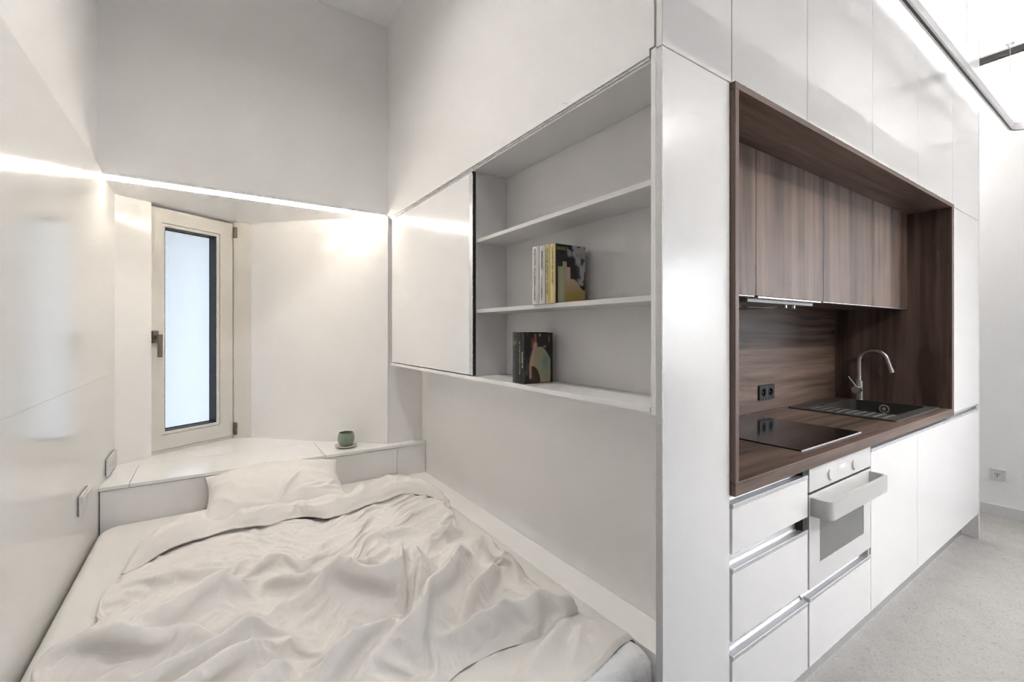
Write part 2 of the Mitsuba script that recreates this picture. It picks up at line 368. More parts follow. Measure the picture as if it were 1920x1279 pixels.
def seg_dist(P, line):
    """distance, side (+ on the left of travel) and position (0..1) to a polyline"""
    line = np.asarray(line, float); best = np.full(len(P), 9.0); side = np.zeros(len(P)); pos = np.zeros(len(P))
    L = np.r_[0, np.cumsum(np.linalg.norm(np.diff(line, axis=0), axis=1))]
    for i in range(len(line) - 1):
        a, b = line[i], line[i + 1]; d = b - a; t = np.clip(((P - a) @ d) / (d @ d), 0, 1)
        q = a + t[:, None] * d; r = P - q; dist = np.linalg.norm(r, axis=1); m = dist < best
        best[m] = dist[m]; side[m] = np.sign(d[0] * r[m, 1] - d[1] * r[m, 0]); pos[m] = (L[i] + t[m] * (L[i + 1] - L[i])) / L[-1]
    return best, side, pos
def smooth_line(pts, n=24):
    from scipy.interpolate import PchipInterpolator
    pts = np.asarray(pts, float); s = np.r_[0, np.cumsum(np.linalg.norm(np.diff(pts, axis=0), axis=1))]
    u = np.linspace(0, s[-1], n); return np.stack([PchipInterpolator(s, pts[:, i])(u) for i in range(2)], 1)
def ridge(P, line, amp, w_far, w_near, taper=0.25, power=1.35):
    """a crest: drops over w_far on its left and w_near on its right"""
    d, side, pos = seg_dist(P, smooth_line(line))
    w = np.where(side > 0, 1.15 * w_far, 0.85 * w_near)
    e = np.minimum(1, np.minimum(pos, 1 - pos) / taper + 0.0)
    end = np.where((pos <= 0) | (pos >= 1), 0.0, 1.0)
    return 1.65 * amp * (0.25 + 0.75 * e) * np.exp(-(d / w) ** power)
def fbm2(P, f, seed, octaves=3):
    out = 0; p = np.c_[P * f, np.zeros(len(P))]
    for o in range(octaves):
        out = out + 0.5 ** (o + 1) * meshkit.noise(p * 2 ** o + 13.7 * o, seed)
    return out / (1 - 0.5 ** octaves)

def coons(left, right, bottom, top, ns, nt):
    l, r, b, t = smooth_line(left, nt), smooth_line(right, nt), smooth_line(bottom, ns), smooth_line(top, ns)
    s, q = np.meshgrid(np.linspace(0, 1, ns), np.linspace(0, 1, nt), indexing='ij'); s, q = s[..., None], q[..., None]
    return (1 - s) * l[None] + s * r[None] + (1 - q) * b[:, None] + q * t[:, None] - ((1 - s) * (1 - q) * l[0] + s * (1 - q) * r[0] + (1 - s) * q * l[-1] + s * q * r[-1])
def grid_faces(ns, nt):
    i, j = np.meshgrid(np.arange(ns - 1), np.arange(nt - 1), indexing='ij'); p = (i * nt + j).ravel()
    return np.vstack([np.c_[p, p + nt, p + nt + 1], np.c_[p, p + nt + 1, p + 1]])
def relax(X, target, floor, excess_s, excess_t, iters, hold, seed=1, bend=0.25):
    """lets a cloth grid with surplus length buckle over the floor (position based dynamics)"""
    X = X.copy(); ns, nt = X.shape[:2]; V = np.zeros_like(X)
    cons = []
    def add(A, B, rest, k):
        cons.append((A, B, rest, k))
    idx = np.arange(ns * nt).reshape(ns, nt); flat = X.reshape(-1, 3)
    fixed = np.zeros((ns, nt), bool); fixed[0] = fixed[-1] = True; fixed[:, 0] = fixed[:, -1] = True
    w = (~fixed).ravel().astype(float)
    es, et = excess_s.ravel(), excess_t.ravel()
    def pairs(di, dj, k, straight=False):
        a = idx[:ns - di, :nt - dj] if dj >= 0 else idx[:ns - di, -dj:]
        b = idx[di:, dj:] if dj >= 0 else idx[di:, :dj]
        step = max(di, abs(dj)); I = np.arange(a.shape[0])[:, None] + 0 * np.arange(a.shape[1])[None]; J = np.arange(a.shape[1])[None] + 0 * I
        colour = ((I // di) % 2) if di and not dj else ((J // abs(dj)) % 2) if dj and not di else ((I // di) % 2)
        for c in (0, 1):
            m = colour == c; A, B = a[m], b[m]
            e = (es[A] if dj == 0 else et[A] if di == 0 else 0.5 * (es[A] + et[A]))
            rest = np.linalg.norm(flat[A] - flat[B], axis=1) * (1 + e)
            add(A, B, rest, k)
    pairs(1, 0, 1.0); pairs(0, 1, 1.0); pairs(1, 1, 0.4); pairs(1, -1, 0.4)
    pairs(3, 0, bend); pairs(0, 3, bend); pairs(6, 0, bend * 0.35); pairs(0, 6, bend * 0.35)
    P = flat.copy(); Vf = np.zeros_like(P); tz = target.ravel(); fl = floor.ravel()
    P[:, 2] += (~fixed).ravel() * 0.0015 * np.random.default_rng(seed).standard_normal(len(P))
    for it in range(iters):
        old = P.copy()
        P = P + 0.85 * Vf; P[:, 2] -= w * 0.00015
        for A, B, rest, kk in cons:
            d = P[B] - P[A]; l = np.linalg.norm(d, axis=1) + 1e-9; wa, wb = w[A], w[B]; s = wa + wb
            c = (kk * (l - rest) / l / np.maximum(s, 1e-9) * (s > 0))[:, None] * d
            P[A] += wa[:, None] * c; P[B] -= wb[:, None] * c
        P[:, 2] += w * hold * (tz - P[:, 2])
        P[:, 2] = np.maximum(P[:, 2], fl)
        Vf = (P - old) * w[:, None]
    return P.reshape(ns, nt, 3)
def refine(X, m):
    from scipy.ndimage import zoom
    return np.stack([zoom(X[..., i], [((X.shape[0] - 1) * m + 1) / X.shape[0], ((X.shape[1] - 1) * m + 1) / X.shape[1]], order=3, mode='nearest', grid_mode=False) for i in range(3)], -1)
def sheet_mesh(X):
    return trimesh.Trimesh(X.reshape(-1, 3), grid_faces(*X.shape[:2]), process=False)

# fitted sheet over the mattress: flat grid with soft folds, wrapped over the edges
k = 'fitted_sheet'
nx, ny = 150, 190
gx, gy = np.meshgrid(np.linspace(-0.075, 1.075, nx), np.linspace(-0.075, 1.045, ny), indexing='ij')
Wd, Ln = MX1 - MX0, MY1 - MY0
u = MX0 + gx * Wd
vf = 0.838 + 0.045 * np.clip((u - 0.70) / 0.33, 0, 1) ** 1.3 + 0.004 * np.sin(u * 21)
q_ = np.linspace(0, 1, ny)[None, :] + 0 * u; v = vf + q_ * (MY0 + 1.045 * Ln - vf)
def fold_down(q, lo, hi, re):
    """flat position q to (position, drop) for an edge rounded with radius re"""
    pos, drop = q.copy(), np.zeros_like(q)
    for s, e in ((-1, lo), (1, hi)):
        t = s * (q - (e - s * re)); m = t > 0; a = np.minimum(t / re, np.pi / 2)
        pos = np.where(m, e - s * re + s * re * np.sin(a), pos)
        drop = np.where(m, re * (1 - np.cos(a)) + np.maximum(0, t - re * np.pi / 2), drop)
    return pos, drop
px, dx_ = fold_down(u, MX0, MX1, 0.036); py, dy_ = fold_down(v, MY0, MY1, 0.036)
drop = np.maximum(dx_, dy_) + 0.35 * np.minimum(dx_, dy_)
# pull the corners round
rc = 0.085
for cx_, cy_, sx, sy in ((MX0, MY0, 1, 1), (MX1, MY0, -1, 1), (MX0, MY1, 1, -1), (MX1, MY1, -1, -1)):
    ax, ay = (px - (cx_ + sx * rc)) * -sx, (py - (cy_ + sy * rc)) * -sy
    m = (ax > 0) & (ay > 0); r = np.hypot(ax, ay); inf = np.maximum(ax, ay); sc = np.where(m & (r > 1e-6), inf / np.maximum(r, 1e-6), 1.0)
    px = np.where(m, cx_ + sx * rc - sx * ax * sc, px); py = np.where(m, cy_ + sy * rc - sy * ay * sc, py)
P2 = np.c_[px.ravel(), py.ravel()]
hz = np.zeros(len(P2))
for line, amp, wf, wn in (([(0.93, 1.05), (0.78, 0.98), (0.62, 0.90)], 0.020, 0.03, 0.02), ([(0.95, 1.03), (0.86, 0.94), (0.76, 0.87)], 0.010, 0.025, 0.02), ([(0.97, 1.02), (0.95, 0.95), (0.93, 0.88)], 0.006, 0.03, 0.025)):
    hz += ridge(P2, line, amp, wf, wn)
near = np.exp(-((P2[:, 1] - 0.95) / 0.12) ** 2)
hz += near * 0.020 * (np.abs(fbm2(P2, 16, 5) - 0.5) * -2 + 0.5)
hz += 0.004 * (fbm2(P2 * [1.0, 0.6], 9, 8) - 0.5) + 0.0025 * (fbm2(P2, 30, 9) - 0.5)
edge_right = np.clip((P2[:, 0] - (MX1 - 0.03)) / 0.02, 0, 1)
crumple = 0.006 * edge_right * (np.abs(np.sin(P2[:, 1] * 95 + 5 * fbm2(P2, 6, 4))) * fbm2(P2, 20, 6))
Z = MZ + .001 - drop + (hz.reshape(nx, ny) + crumple.reshape(nx, ny)) * np.clip(1 - drop / 0.05, 0, 1)
foot = 0.0055 * (drop > 0.03) * np.sin(np.where(dy_ > dx_, px, py) * 170 + 4 * fbm2(P2, 5, 3).reshape(nx, ny))
Z[:, 0] -= 0.008; Z[:, 1] += 0.0005; Z = np.maximum(Z, 0.400)
px = np.clip(px, MX0 + .0005, MX1 + .003)
obj(k, sheet_mesh(np.stack([px, py, Z], -1)), 'm_sheet', True)
thing(k, 'cream white fitted sheet stretched over the mattress', 'fitted sheet')

# duvet
NS, NT = 176, 180
X2 = coons([(-0.36, 0.97), (-0.35, 1.30), (-0.344, 1.564), (-0.318, 1.648), (-0.28, 1.785), (-0.273, 1.93), (-0.245, 2.10)],
           [(0.954, 1.043), (0.923, 1.268), (0.892, 1.392), (0.91, 1.559), (0.906, 1.711), (0.94, 1.88), (1.0, 2.06)],
           [(-0.36, 0.97), (0.0, 0.985), (0.42, 1.0), (0.568, 1.043), (0.658, 1.046), (0.783, 1.024), (0.954, 1.043)],
           [(-0.245, 2.10), (-0.15, 2.24), (0.1, 2.32), (0.45, 2.25), (0.7, 2.29), (0.85, 2.29), (1.0, 2.06)], NS, NT)
P2 = X2.reshape(-1, 2)
S, Q = np.meshgrid(np.linspace(0, 1, NS), np.linspace(0, 1, NT), indexing='ij')
bd = np.minimum(np.minimum(S * 1.3, (1 - S) * 1.3), np.minimum(Q * 1.1, (1 - Q) * 1.1))
rim = np.clip(bd / 0.035, 0, 1); rim = np.sqrt(1 - (1 - rim) ** 2)
D = np.zeros(len(P2))
FOLDS = [   # crest line (left to right: far side is on the left), height, far width, near width
    ([(-0.24, 1.54), (-0.17, 1.561), (-0.078, 1.606), (0.039, 1.684), (0.148, 1.704)], 0.055, 0.075, 0.070),
    ([(0.148, 1.704), (0.242, 1.60), (0.35, 1.500), (0.429, 1.430)], 0.045, 0.06, 0.05),
    ([(-0.33, 1.60), (-0.249, 1.600), (-0.167, 1.545), (-0.073, 1.485), (0.01, 1.44), (0.08, 1.44)], 0.045, 0.03, 0.075),
    ([(-0.25, 1.28), (-0.096, 1.335), (0.009, 1.371), (0.095, 1.428), (0.132, 1.403), (0.185, 1.359)], 0.042, 0.035, 0.035),
    ([(-0.20, 1.20), (-0.034, 1.29), (0.043, 1.325), (0.152, 1.345), (0.20, 1.33)], 0.036, 0.03, 0.04),
    ([(0.20, 1.53), (0.322, 1.511), (0.41, 1.419), (0.486, 1.407), (0.555, 1.480), (0.628, 1.570)], 0.080, 0.045, 0.060),
    ([(0.628, 1.575), (0.600, 1.47), (0.567, 1.381), (0.520, 1.29)], 0.060, 0.045, 0.050),
    ([(0.80, 1.520), (0.673, 1.347), (0.55, 1.241), (0.491, 1.18), (0.404, 1.149), (0.338, 1.115)][::-1], 0.070, 0.05, 0.065),
    ([(0.80, 1.520), (0.87, 1.45), (0.895, 1.36), (0.886, 1.264)], 0.050, 0.04, 0.05),
    ([(0.51, 1.115), (0.591, 1.090), (0.691, 1.083), (0.795, 1.068), (0.945, 1.062)], 0.045, 0.030, 0.028),
    ([(0.623, 1.176), (0.723, 1.239), (0.842, 1.331)], 0.040, 0.04, 0.03),
    ([(0.20, 1.13), (0.25, 1.174), (0.337, 1.206), (0.394, 1.205), (0.45, 1.15)], 0.045, 0.035, 0.04),
    ([(0.32, 1.666), (0.373, 1.60), (0.534, 1.60)], 0.040, 0.06, 0.03),
    ([(0.02, 1.12), (0.10, 1.20), (0.17, 1.24)], 0.035, 0.03, 0.04),
    ([(-0.22, 1.88), (-0.08, 1.93), (0.05, 1.86), (0.12, 1.95)], 0.018, 0.04, 0.03),
    ([(0.10, 1.78), (0.20, 1.86), (0.30, 1.80), (0.36, 1.88)], 0.022, 0.04, 0.03),
    ([(0.45, 1.75), (0.60, 1.83), (0.78, 1.78)], 0.016, 0.04, 0.03),
    ([(0.70, 1.62), (0.80, 1.70), (0.86, 1.66)], 0.024, 0.03, 0.03),
]
for line, amp, wf, wn in FOLDS:
    r_ = ridge(P2, line, amp, wf, wn); D = (D ** 4 + r_ ** 4) ** 0.25
warp = P2 + 0.05 * np.c_[fbm2(P2, 5, 21) - 0.5, fbm2(P2, 5, 22) - 0.5]
wr_ = 1 - np.abs(2 * fbm2(warp @ np.array([[0.8, -0.6], [0.6, 0.8]]) * [1.0, 2.2], 5.5, 23, 2) - 1)
D += 0.016 * wr_ ** 2 + 0.012 * fbm2(P2, 4, 24)
fl = np.full((NS, NT), MZ + .006)
tz = fl + rim * (0.012 + D.reshape(NS, NT))
X0 = np.dstack([X2, tz])
ex = 0.03 + 0.13 * fbm2(P2, 4, 31).reshape(NS, NT) ** 1.5
et = 0.03 + 0.13 * fbm2(P2, 4, 32).reshape(NS, NT) ** 1.5
fl[:, 0] = fl[:, -1] = MZ + .003; fl[0] = fl[-1] = MZ + .003
Xd = relax(X0, tz, fl, ex, et, 190, 0.022)
k = 'duvet'
Xr = refine(Xd, 2)
Pr = Xr[..., :2].reshape(-1, 2)
def pleats(P, ang, f, stretch, seed, sharp):
    c, s_ = math.cos(ang), math.sin(ang); q = np.c_[P[:, 0] * c + P[:, 1] * s_, (-P[:, 0] * s_ + P[:, 1] * c) * stretch]
    q = q + 0.035 * np.c_[fbm2(P, 6, seed + 1) - 0.5, (fbm2(P, 6, seed + 2) - 0.5) * stretch]
    return np.clip(1 - np.abs(2 * meshkit.noise(np.c_[q * f, np.zeros(len(q))], seed) - 1) * 1.15, 0, 1) ** sharp
mask = np.clip((fbm2(Pr, 5, 71) - 0.40) * 5, 0, 1); mask2 = np.clip((fbm2(Pr, 5, 74) - 0.45) * 5, 0, 1)
fine = 0.0075 * mask * pleats(Pr, 0.6, 6.0, 2.4, 61, 5) + 0.0065 * mask2 * pleats(Pr, 2.2, 6.5, 2.2, 64, 5) + 0.005 * (1 - mask) * pleats(Pr, 1.3, 8.0, 2.0, 67, 6)
er = np.minimum(np.minimum(*np.meshgrid(np.arange(Xr.shape[0]), np.arange(Xr.shape[1]), indexing='ij')), np.minimum(*np.meshgrid(np.arange(Xr.shape[0])[::-1], np.arange(Xr.shape[1])[::-1], indexing='ij')))
Xr[..., 2] += fine.reshape(Xr.shape[:2]) * np.clip(er / 12.0, 0, 1)
obj(k + '__cover', sheet_mesh(Xr), 'm_linen', True)

# turned-down upper edge: rises from its hem over the duvet, over a plump crest, down to the sheet at the pillow side
hem = smooth_line([(-0.245, 2.075), (-0.155, 2.171), (-0.074, 2.223), (0.091, 2.261), (0.209, 2.233), (0.34, 2.25), (0.458, 2.149), (0.673, 2.222), (0.847, 2.248), (0.95, 2.14), (1.004, 2.045)], 150)
topc = smooth_line([(-0.262, 2.10), (-0.235, 2.33), (-0.185, 2.46), (-0.107, 2.52), (0.017, 2.45), (0.123, 2.40), (0.282, 2.39), (0.465, 2.365), (0.63, 2.41), (0.806, 2.46), (0.934, 2.318), (1.018, 2.08)], 150)
nb = 34
tt = np.linspace(0, 1, nb); prof_h = np.interp(tt, [0, 0.04, 0.10, 0.25, 0.5, 0.75, 0.92, 1], [0.026, 0.032, 0.046, 0.068, 0.076, 0.058, 0.026, 0.0])
B = hem[:, None] * (1 - tt[None, :, None]) + topc[:, None] * tt[None, :, None]
ends = np.clip(np.minimum(np.arange(150), np.arange(150)[::-1]) / 14.0, 0, 1)[:, None] ** 0.6
P2b = B.reshape(-1, 2)
wz = 0.050 * (fbm2(P2b @ np.array([[0.9, 0.4], [-0.4, 0.9]]) * [2.0, 1.0], 6, 41) - 0.5) + 0.020 * (1 - np.abs(2 * fbm2(P2b, 9, 42, 2) - 1)) ** 3 + 0.045 * np.exp(-((P2b[:, 0] - 0.80) / 0.09) ** 2 - ((P2b[:, 1] - 2.42) / 0.07) ** 2)
under = np.zeros(len(P2b))
zt = MZ + 0.012 + (prof_h[None] + wz.reshape(150, nb) * np.sin(np.pi * np.clip(tt * 0.9 + 0.08, 0, 1))[None]) * ends
Xb = np.dstack([B, zt])
from scipy.interpolate import griddata
duv = griddata(Xd.reshape(-1, 3)[:, :2], Xd.reshape(-1, 3)[:, 2], B.reshape(-1, 2), method='linear', fill_value=MZ).reshape(150, nb)
Xb[..., 2] = np.maximum(Xb[..., 2], np.minimum(duv, MZ + .06) + 0.006 * np.minimum(1, (1 - tt[None]) * 5))
inner = Xb[:, :9].copy(); inner[..., 2] -= 0.006; inner[:, 0] = Xb[:, 0] + [0, 0.0, -0.0045]
band = np.concatenate([inner[:, ::-1], Xb], 1)
obj(k + '__turned_edge', sheet_mesh(refine(band, 2)), 'm_linen', True, label='turned-down upper edge of the duvet')
thing(k, 'crumpled cream white duvet lying over the bed', 'duvet')

# pillow
k = 'pillow'
n1, n2 = 90, 64
a, b = np.meshgrid(np.linspace(-1, 1, n1), np.linspace(-1, 1, n2), indexing='ij')
def pillow_side(sgn):
    x = 0.312 * a * (1 - 0.085 * (1 - b ** 2) * a ** 4)
    y = 0.218 * b * (1 - 0.02 * (1 - a ** 2) * b ** 4)
    h = 0.100 * (1 - np.abs(a) ** 2.2) ** 0.62 * (1 - np.abs(b) ** 2.0) ** 0.62
    q = np.c_[x.ravel(), y.ravel()]
    wr = fbm2(q @ np.array([[0.9, 0.44], [-0.44, 0.9]]) * [1, 2.6], 9, 51 + (sgn > 0)).reshape(a.shape) - 0.5
    crease = np.zeros_like(a)
    for ox, oy, an, ln, amp in ((0.05, -0.10, 1.0, 0.07, 0.011), (0.02, -0.11, 1.15, 0.06, 0.006), (0.16, -0.12, 0.35, 0.08, 0.006), (0.20, -0.14, 0.15, 0.08, 0.006), (0.24, -0.10, 0.7, 0.07, 0.006), (-0.22, -0.12, 2.3, 0.05, 0.005)):
        dx, dy = x - ox, y - oy; al, ac = dx * math.cos(an) + dy * math.sin(an), -dx * math.sin(an) + dy * math.cos(an)
        crease += 1.6 * amp * np.exp(-(al / ln) ** 2) * np.exp(-np.abs(ac / 0.008) ** 1.4)
    h = h + (0.022 * wr + (crease if sgn > 0 else 0)) * np.clip(h / 0.03, 0, 1)
    return np.dstack([x, y, sgn * np.maximum(h, 0.001)])
m = cat(sheet_mesh(pillow_side(1)), sheet_mesh(pillow_side(-1)[:, ::-1]))
m.apply_transform(trimesh.transformations.rotation_matrix(math.radians(13), (1, 0, 0)))
m.apply_transform(trimesh.transformations.rotation_matrix(math.radians(-3), (0, 0, 1)))
m.apply_translation((0.283, 2.506, MZ + 0.104))
obj(k, m, 'm_linen', True)
thing(k, 'plump cream white pillow leaning on the ledge at the head of the bed', 'pillow')


# ------------------------------------------------------------------ wall cabinet
k = 'wall_cabinet'
CY0, CY1, CZ0, CZ1, XBk = 0.755, 2.725, 1.132, 2.046, 1.115
YD = 1.697
obj(k + '__bottom_board', cbox(XC - 0.004, XBk + .016, CY0, CY1, CZ0, CZ0 + 0.016), 'm_gloss_soft')
obj(k + '__top_board', cbox(XC, XBk + .016, CY0, CY1, 2.030, CZ1), 'm_satin')
obj(k + '__back_panel', cbox(XBk, XBk + 0.016, CY0, CY1, CZ0 + .0162, 2.0298), 'm_satin')
obj(k + '__side_panel', cbox(XC + .002, XBk - .0002, CY1 - 0.016, CY1, CZ0 + .0162, 2.0298), 'm_satin')
obj(k + '__divider_panel', cbox(XC + .016, XBk - .0002, YD - 0.002, YD + 0.014, CZ0 + .0162, 2.0298), 'm_satin')
obj(k + '__shelf', cbox(0.958, XBk - .0002, CY0 + .0002, YD - 0.0022, 1.7235, 1.739), 'm_satin')
obj(k + '__shelf', cbox(0.958, XBk - .0002, CY0 + .0002, YD - 0.0022, 1.4205, 1.436), 'm_satin')
obj(k + '__frame_post', cbox(XC - .001, XC + 0.17, 0.7385, 0.7548, CZ0 - .006, 2.062, 0.0008), 'm_gloss_soft')
obj(k + '__fascia_board', cbox(XC - .006, XC - .0005, CY0 + .001, CY1 + .02, 2.046, 2.066, 0.0006), 'm_gloss_soft', label='glossy white fascia strip above the rail')
obj(k + '__rail', cat(cbox(XC - .003, XC + .020, CY0 + .001, CY1, 2.0375, 2.0455, 0.0006),
                    cbox(XC + .016, XC + .018, CY0 + .001, CY1, 2.0302, 2.0372, 0.0003)), 'm_alu_mid', label='aluminium sliding rail along the top')
obj(k + '__rail_groove', cbox(XC + .0005, XC + .0155, CY0 + .001, CY1 - .001, 2.0302, 2.0372, 0), 'm_black')
d = obj(k + '__sliding_door', cbox(XC + .0005, XC + .0145, YD + 0.005, CY1 - 0.006, CZ0 + .020, 2.029, 0.001), 'm_gloss', label='glossy white sliding door')
obj(d + '__edge_profile', cbox(XC - .001, XC + .0005, YD - 0.004, YD + 0.026, CZ0 + .0195, 2.021, 0.0008), 'm_alu')
obj(d + '__edge_seal', cbox(XC + .0006, XC + .0150, YD - 0.0035, YD + 0.0045, CZ0 + .0195, 2.029, 0), 'm_black')
thing(k, 'long white wall cabinet with open book shelves and a sliding door', 'wall cabinet')

# ------------------------------------------------------------------ books
SPINE = frame_mat((0, 0, 1), (0, 1, 0), (-1, 0, 0))
COVER = frame_mat((1, 0, 0), (0, 0, 1), (0, -1, 0))
def lettering(text, h, bold=False, fit=None):
    m = meshkit.text_mesh(text, h, 0.0003, bold)
    if fit:
        s = fit / m.extents[0]; m.apply_scale((s, 1, 1))
    return m
def put(mesh, M, center):
    m = mesh.copy(); m.apply_translation(-np.r_[m.bounds.mean(0)[:2], 0]); m.apply_transform(M); m.apply_translation(center); return m
def book(y0, y1, z0, h, x0, depth, mat, cover_mat=None):
    """upright book, spine towards the bed (-x), front cover towards the viewer (-y)"""
    t = 0.0016
    key_ = key('book')
    x1 = x0 + depth
    th = np.linspace(-1, 1, 9); cy, r = (y0 + y1) / 2, (y1 - y0) / 2
    outer = [(x0 + 0.0035 * (a * a), cy + r * a) for a in th]
    inner = [(x0 + t + 0.0035 * (a * a), cy + (r - t) * a) for a in th[::-1]]
    poly = outer + [(x1, y1), (x1, y1 - t)] + inner + [(x1, y0 + t), (x1, y0)]
    scene[key_ + '__cover'] = mikit.ply(prism(poly, z0, z0 + h), cover_mat or mat, 25)
    scene[key_ + '__pages'] = mikit.ply(prism([(x0 + t + .004, y0 + t + .0002), (x1 - .004, y0 + t + .0002), (x1 - .004, y1 - t - .0002), (x0 + t + .004, y1 - t - .0002)], z0 + 0.003, z0 + h - 0.003), 'm_paper')
    return key_
SX = 0.950
ZUP = 1.436
def rgbstep(base, c, m):
    return base * (1 - m) + mi.Color3f(*c) * m
def inside(x, a, b, s=0.0015):
    return smoothstep(a - s, a + s, x) * (1 - smoothstep(b - s, b + s, x))
def graves_cover(p, n, uv):
    front = smoothstep(0.5, 0.9, -n.y)
    u, v = (p.x - SX) / 0.137, (p.z - ZUP) / 0.197
    f = fbm(u * 7 + 2, v * 9, 3.0, 3)
    k = mi.Color3f(0.012, 0.012, 0.013)
    face = smoothstep(0.0, 0.14, u - 0.62 + 0.10 * dr.sin(v * 9) + 0.25 * (f - 0.5)) * smoothstep(0.30, 0.36, v)
    face = face * (1 - 0.85 * smoothstep(0.53, 0.62, noise(u * 9, v * 13, 1.0)) )
    k = rgbstep(k, (0.42, 0.42, 0.44), face)
    hair = smoothstep(0.50, 0.62, noise(u * 22 + v * 9, v * 7, 5.0)) * inside(v, 0.80, 0.98, 0.03) * smoothstep(0.35, 0.45, u)
    k = rgbstep(k, (0.45, 0.45, 0.46), hair * 0.8)
    blk = dr.maximum(dr.maximum(inside(u, 0.10, 0.50) * (1 - smoothstep(0.62, 0.625, v)), inside(u, 0.25, 0.38) * (1 - smoothstep(0.71, 0.715, v))), inside(u, 0.10, 1.0) * (1 - smoothstep(0.42 - 0.18 * smoothstep(0.6, 0.95, u), 0.425 - 0.18 * smoothstep(0.6, 0.95, u), v)))
    tan = mix(mix((0.17, 0.14, 0.08), (0.19, 0.20, 0.13), inside(u, 0.15, 0.3, 0.06)), mix((0.26, 0.20, 0.17), (0.16, 0.12, 0.03), smoothstep(0.55, 0.1, v)), smoothstep(0.25, 0.45, u))
    k = k * (1 - blk) + tan * 2.3 * blk
    return k * front + mi.Color3f(0.62, 0.52, 0.22) * (1 - front)
plastic('m_cover_upper', proc(graves_cover), 0.15)
z0b = CZ0 + 0.016
def dome_cover(p, n, uv):
    front = smoothstep(0.5, 0.9, -n.y)
    u, v = (p.x - SX) / 0.136, (p.z - z0b) / 0.189
    f = fbm(u * 8, v * 10, 2.0, 3)
    k = mix((0.008, 0.008, 0.009), (0.05, 0.045, 0.045), smoothstep(0.5, 0.8, f) * smoothstep(0.4, 0.1, u))
    red = smoothstep(0.09, 0.05, dr.sqrt(dr.square((u - 0.33) * 0.9) + dr.square((v - 0.80) * 0.8)) + 0.10 * (f - 0.5))
    k = rgbstep(k, (0.16, 0.025, 0.02), red)
    for a, b, ra, rb, c in ((0.40, 0.88, 0.045, 0.10, (0.24, 0.12, 0.07)), (0.55, 0.95, 0.04, 0.04, (0.30, 0.17, 0.10)), (0.87, 0.87, 0.02, 0.08, (0.26, 0.09, 0.08)), (0.72, 0.72, 0.06, 0.03, (0.30, 0.11, 0.08)), (0.92, 0.2, 0.02, 0.08, (0.16, 0.05, 0.03))):
        q = dr.square((u - a) / ra) + dr.square((v - b) / rb) + 1.2 * (f - 0.5)
        k = rgbstep(k, c, smoothstep(1.2, 0.7, q))
    body = inside(u, 0.20 + 0.13 * smoothstep(0.35, 0.8, v), 0.36 + 0.10 * smoothstep(0.35, 0.8, v), 0.03) * inside(v, 0.10, 0.80, 0.03)
    k = rgbstep(k, (0.52, 0.36, 0.23), body)
    dome = inside(u, 0.36, 0.92, 0.004) * (1 - smoothstep(-0.01, 0.01, v - 0.72 + 1.15 * dr.square(u - 0.55)*1.6)) * smoothstep(0.0, 0.03, v)
    c = mix((0.21, 0.17, 0.12), (0.17, 0.19, 0.12), smoothstep(0.32, 0.16, dr.sqrt(dr.square(u - 0.74) + dr.square((v - 0.42) * 0.8))))
    c = c * (1 - smoothstep(0.16, 0.05, dr.sqrt(dr.square(u - 0.74) + dr.square((v - 0.42) * 0.8)))) + mi.Color3f(0.10, 0.14, 0.14) * smoothstep(0.16, 0.05, dr.sqrt(dr.square(u - 0.74) + dr.square((v - 0.42) * 0.8)))
    k = k * (1 - dome) + c * 1.9 * dome
    arc = smoothstep(0.30, 0.285, dr.sqrt(dr.square((u - 0.28)) + dr.square(v * 0.85))) * smoothstep(0.22, 0.30, u) * (1 - 0 * v)
    k = rgbstep(k, (0.045, 0.02, 0.008), arc)
    return k * front + mi.Color3f(0.012, 0.012, 0.012) * (1 - front)
plastic('m_cover_lower', proc(dome_cover), 0.15)

b = book(1.2455, 1.2835, ZUP, 0.203, SX, 0.135, 'm_book_white')
obj(b + '__spine_lettering', put(lettering('HENRYK SIENKIEWICZ · QUO VADIS', 0.0085, fit=0.182), SPINE, (SX - 0.0003, 1.2645, ZUP + 0.104)), 'm_ink')
thing(b, 'white hardback with dark spine lettering reading QUO VADIS, leftmost on the middle shelf', 'book', 'books on the middle shelf')
b = book(1.2115, 1.243, ZUP, 0.200, SX + .001, 0.133, 'm_book_white')
obj(b + '__spine_lettering', cat(put(lettering('UMBERTO ECO', 0.0075, fit=0.085), SPINE, (SX + .0007, 1.2265, ZUP + 0.055)), put(lettering('A RÓZSA NEVE', 0.009, True, fit=0.068), SPINE, (SX + .0007, 1.2265, ZUP + 0.149))), 'm_ink')
thing(b, 'white hardback with two separate bold spine titles, second from left on the middle shelf', 'book', 'books on the middle shelf')
b = book(1.1845, 1.2085, ZUP, 0.199, SX + .002, 0.137, 'm_book_yellow')
obj(b + '__spine_lettering', put(lettering('GRAVES · CLAUDIUS, AZ ISTEN', 0.0075, fit=0.155), SPINE, (SX + .0017, 1.1965, ZUP + 0.108)), 'm_ink')
thing(b, 'yellow hardback with closed dark gap beside it, third from left on the middle shelf', 'book', 'books on the middle shelf')
b = book(1.155, 1.1815, ZUP, 0.198, SX, 0.137, 'm_book_yellow', 'm_cover_upper')
obj(b + '__spine_lettering', put(lettering('GRAVES · ÉN, CLAUDIUS', 0.0075, fit=0.122), SPINE, (SX - .0003, 1.168, ZUP + 0.125)), 'm_ink')
obj(b + '__cover_lettering', put(lettering('GRAVES', 0.0095, True, fit=0.040), COVER, (SX + 0.028, 1.155, ZUP + 0.183)), 'm_ink_green')
thing(b, 'yellow spined book showing a black front cover with green lettering on the middle shelf', 'book', 'books on the middle shelf')

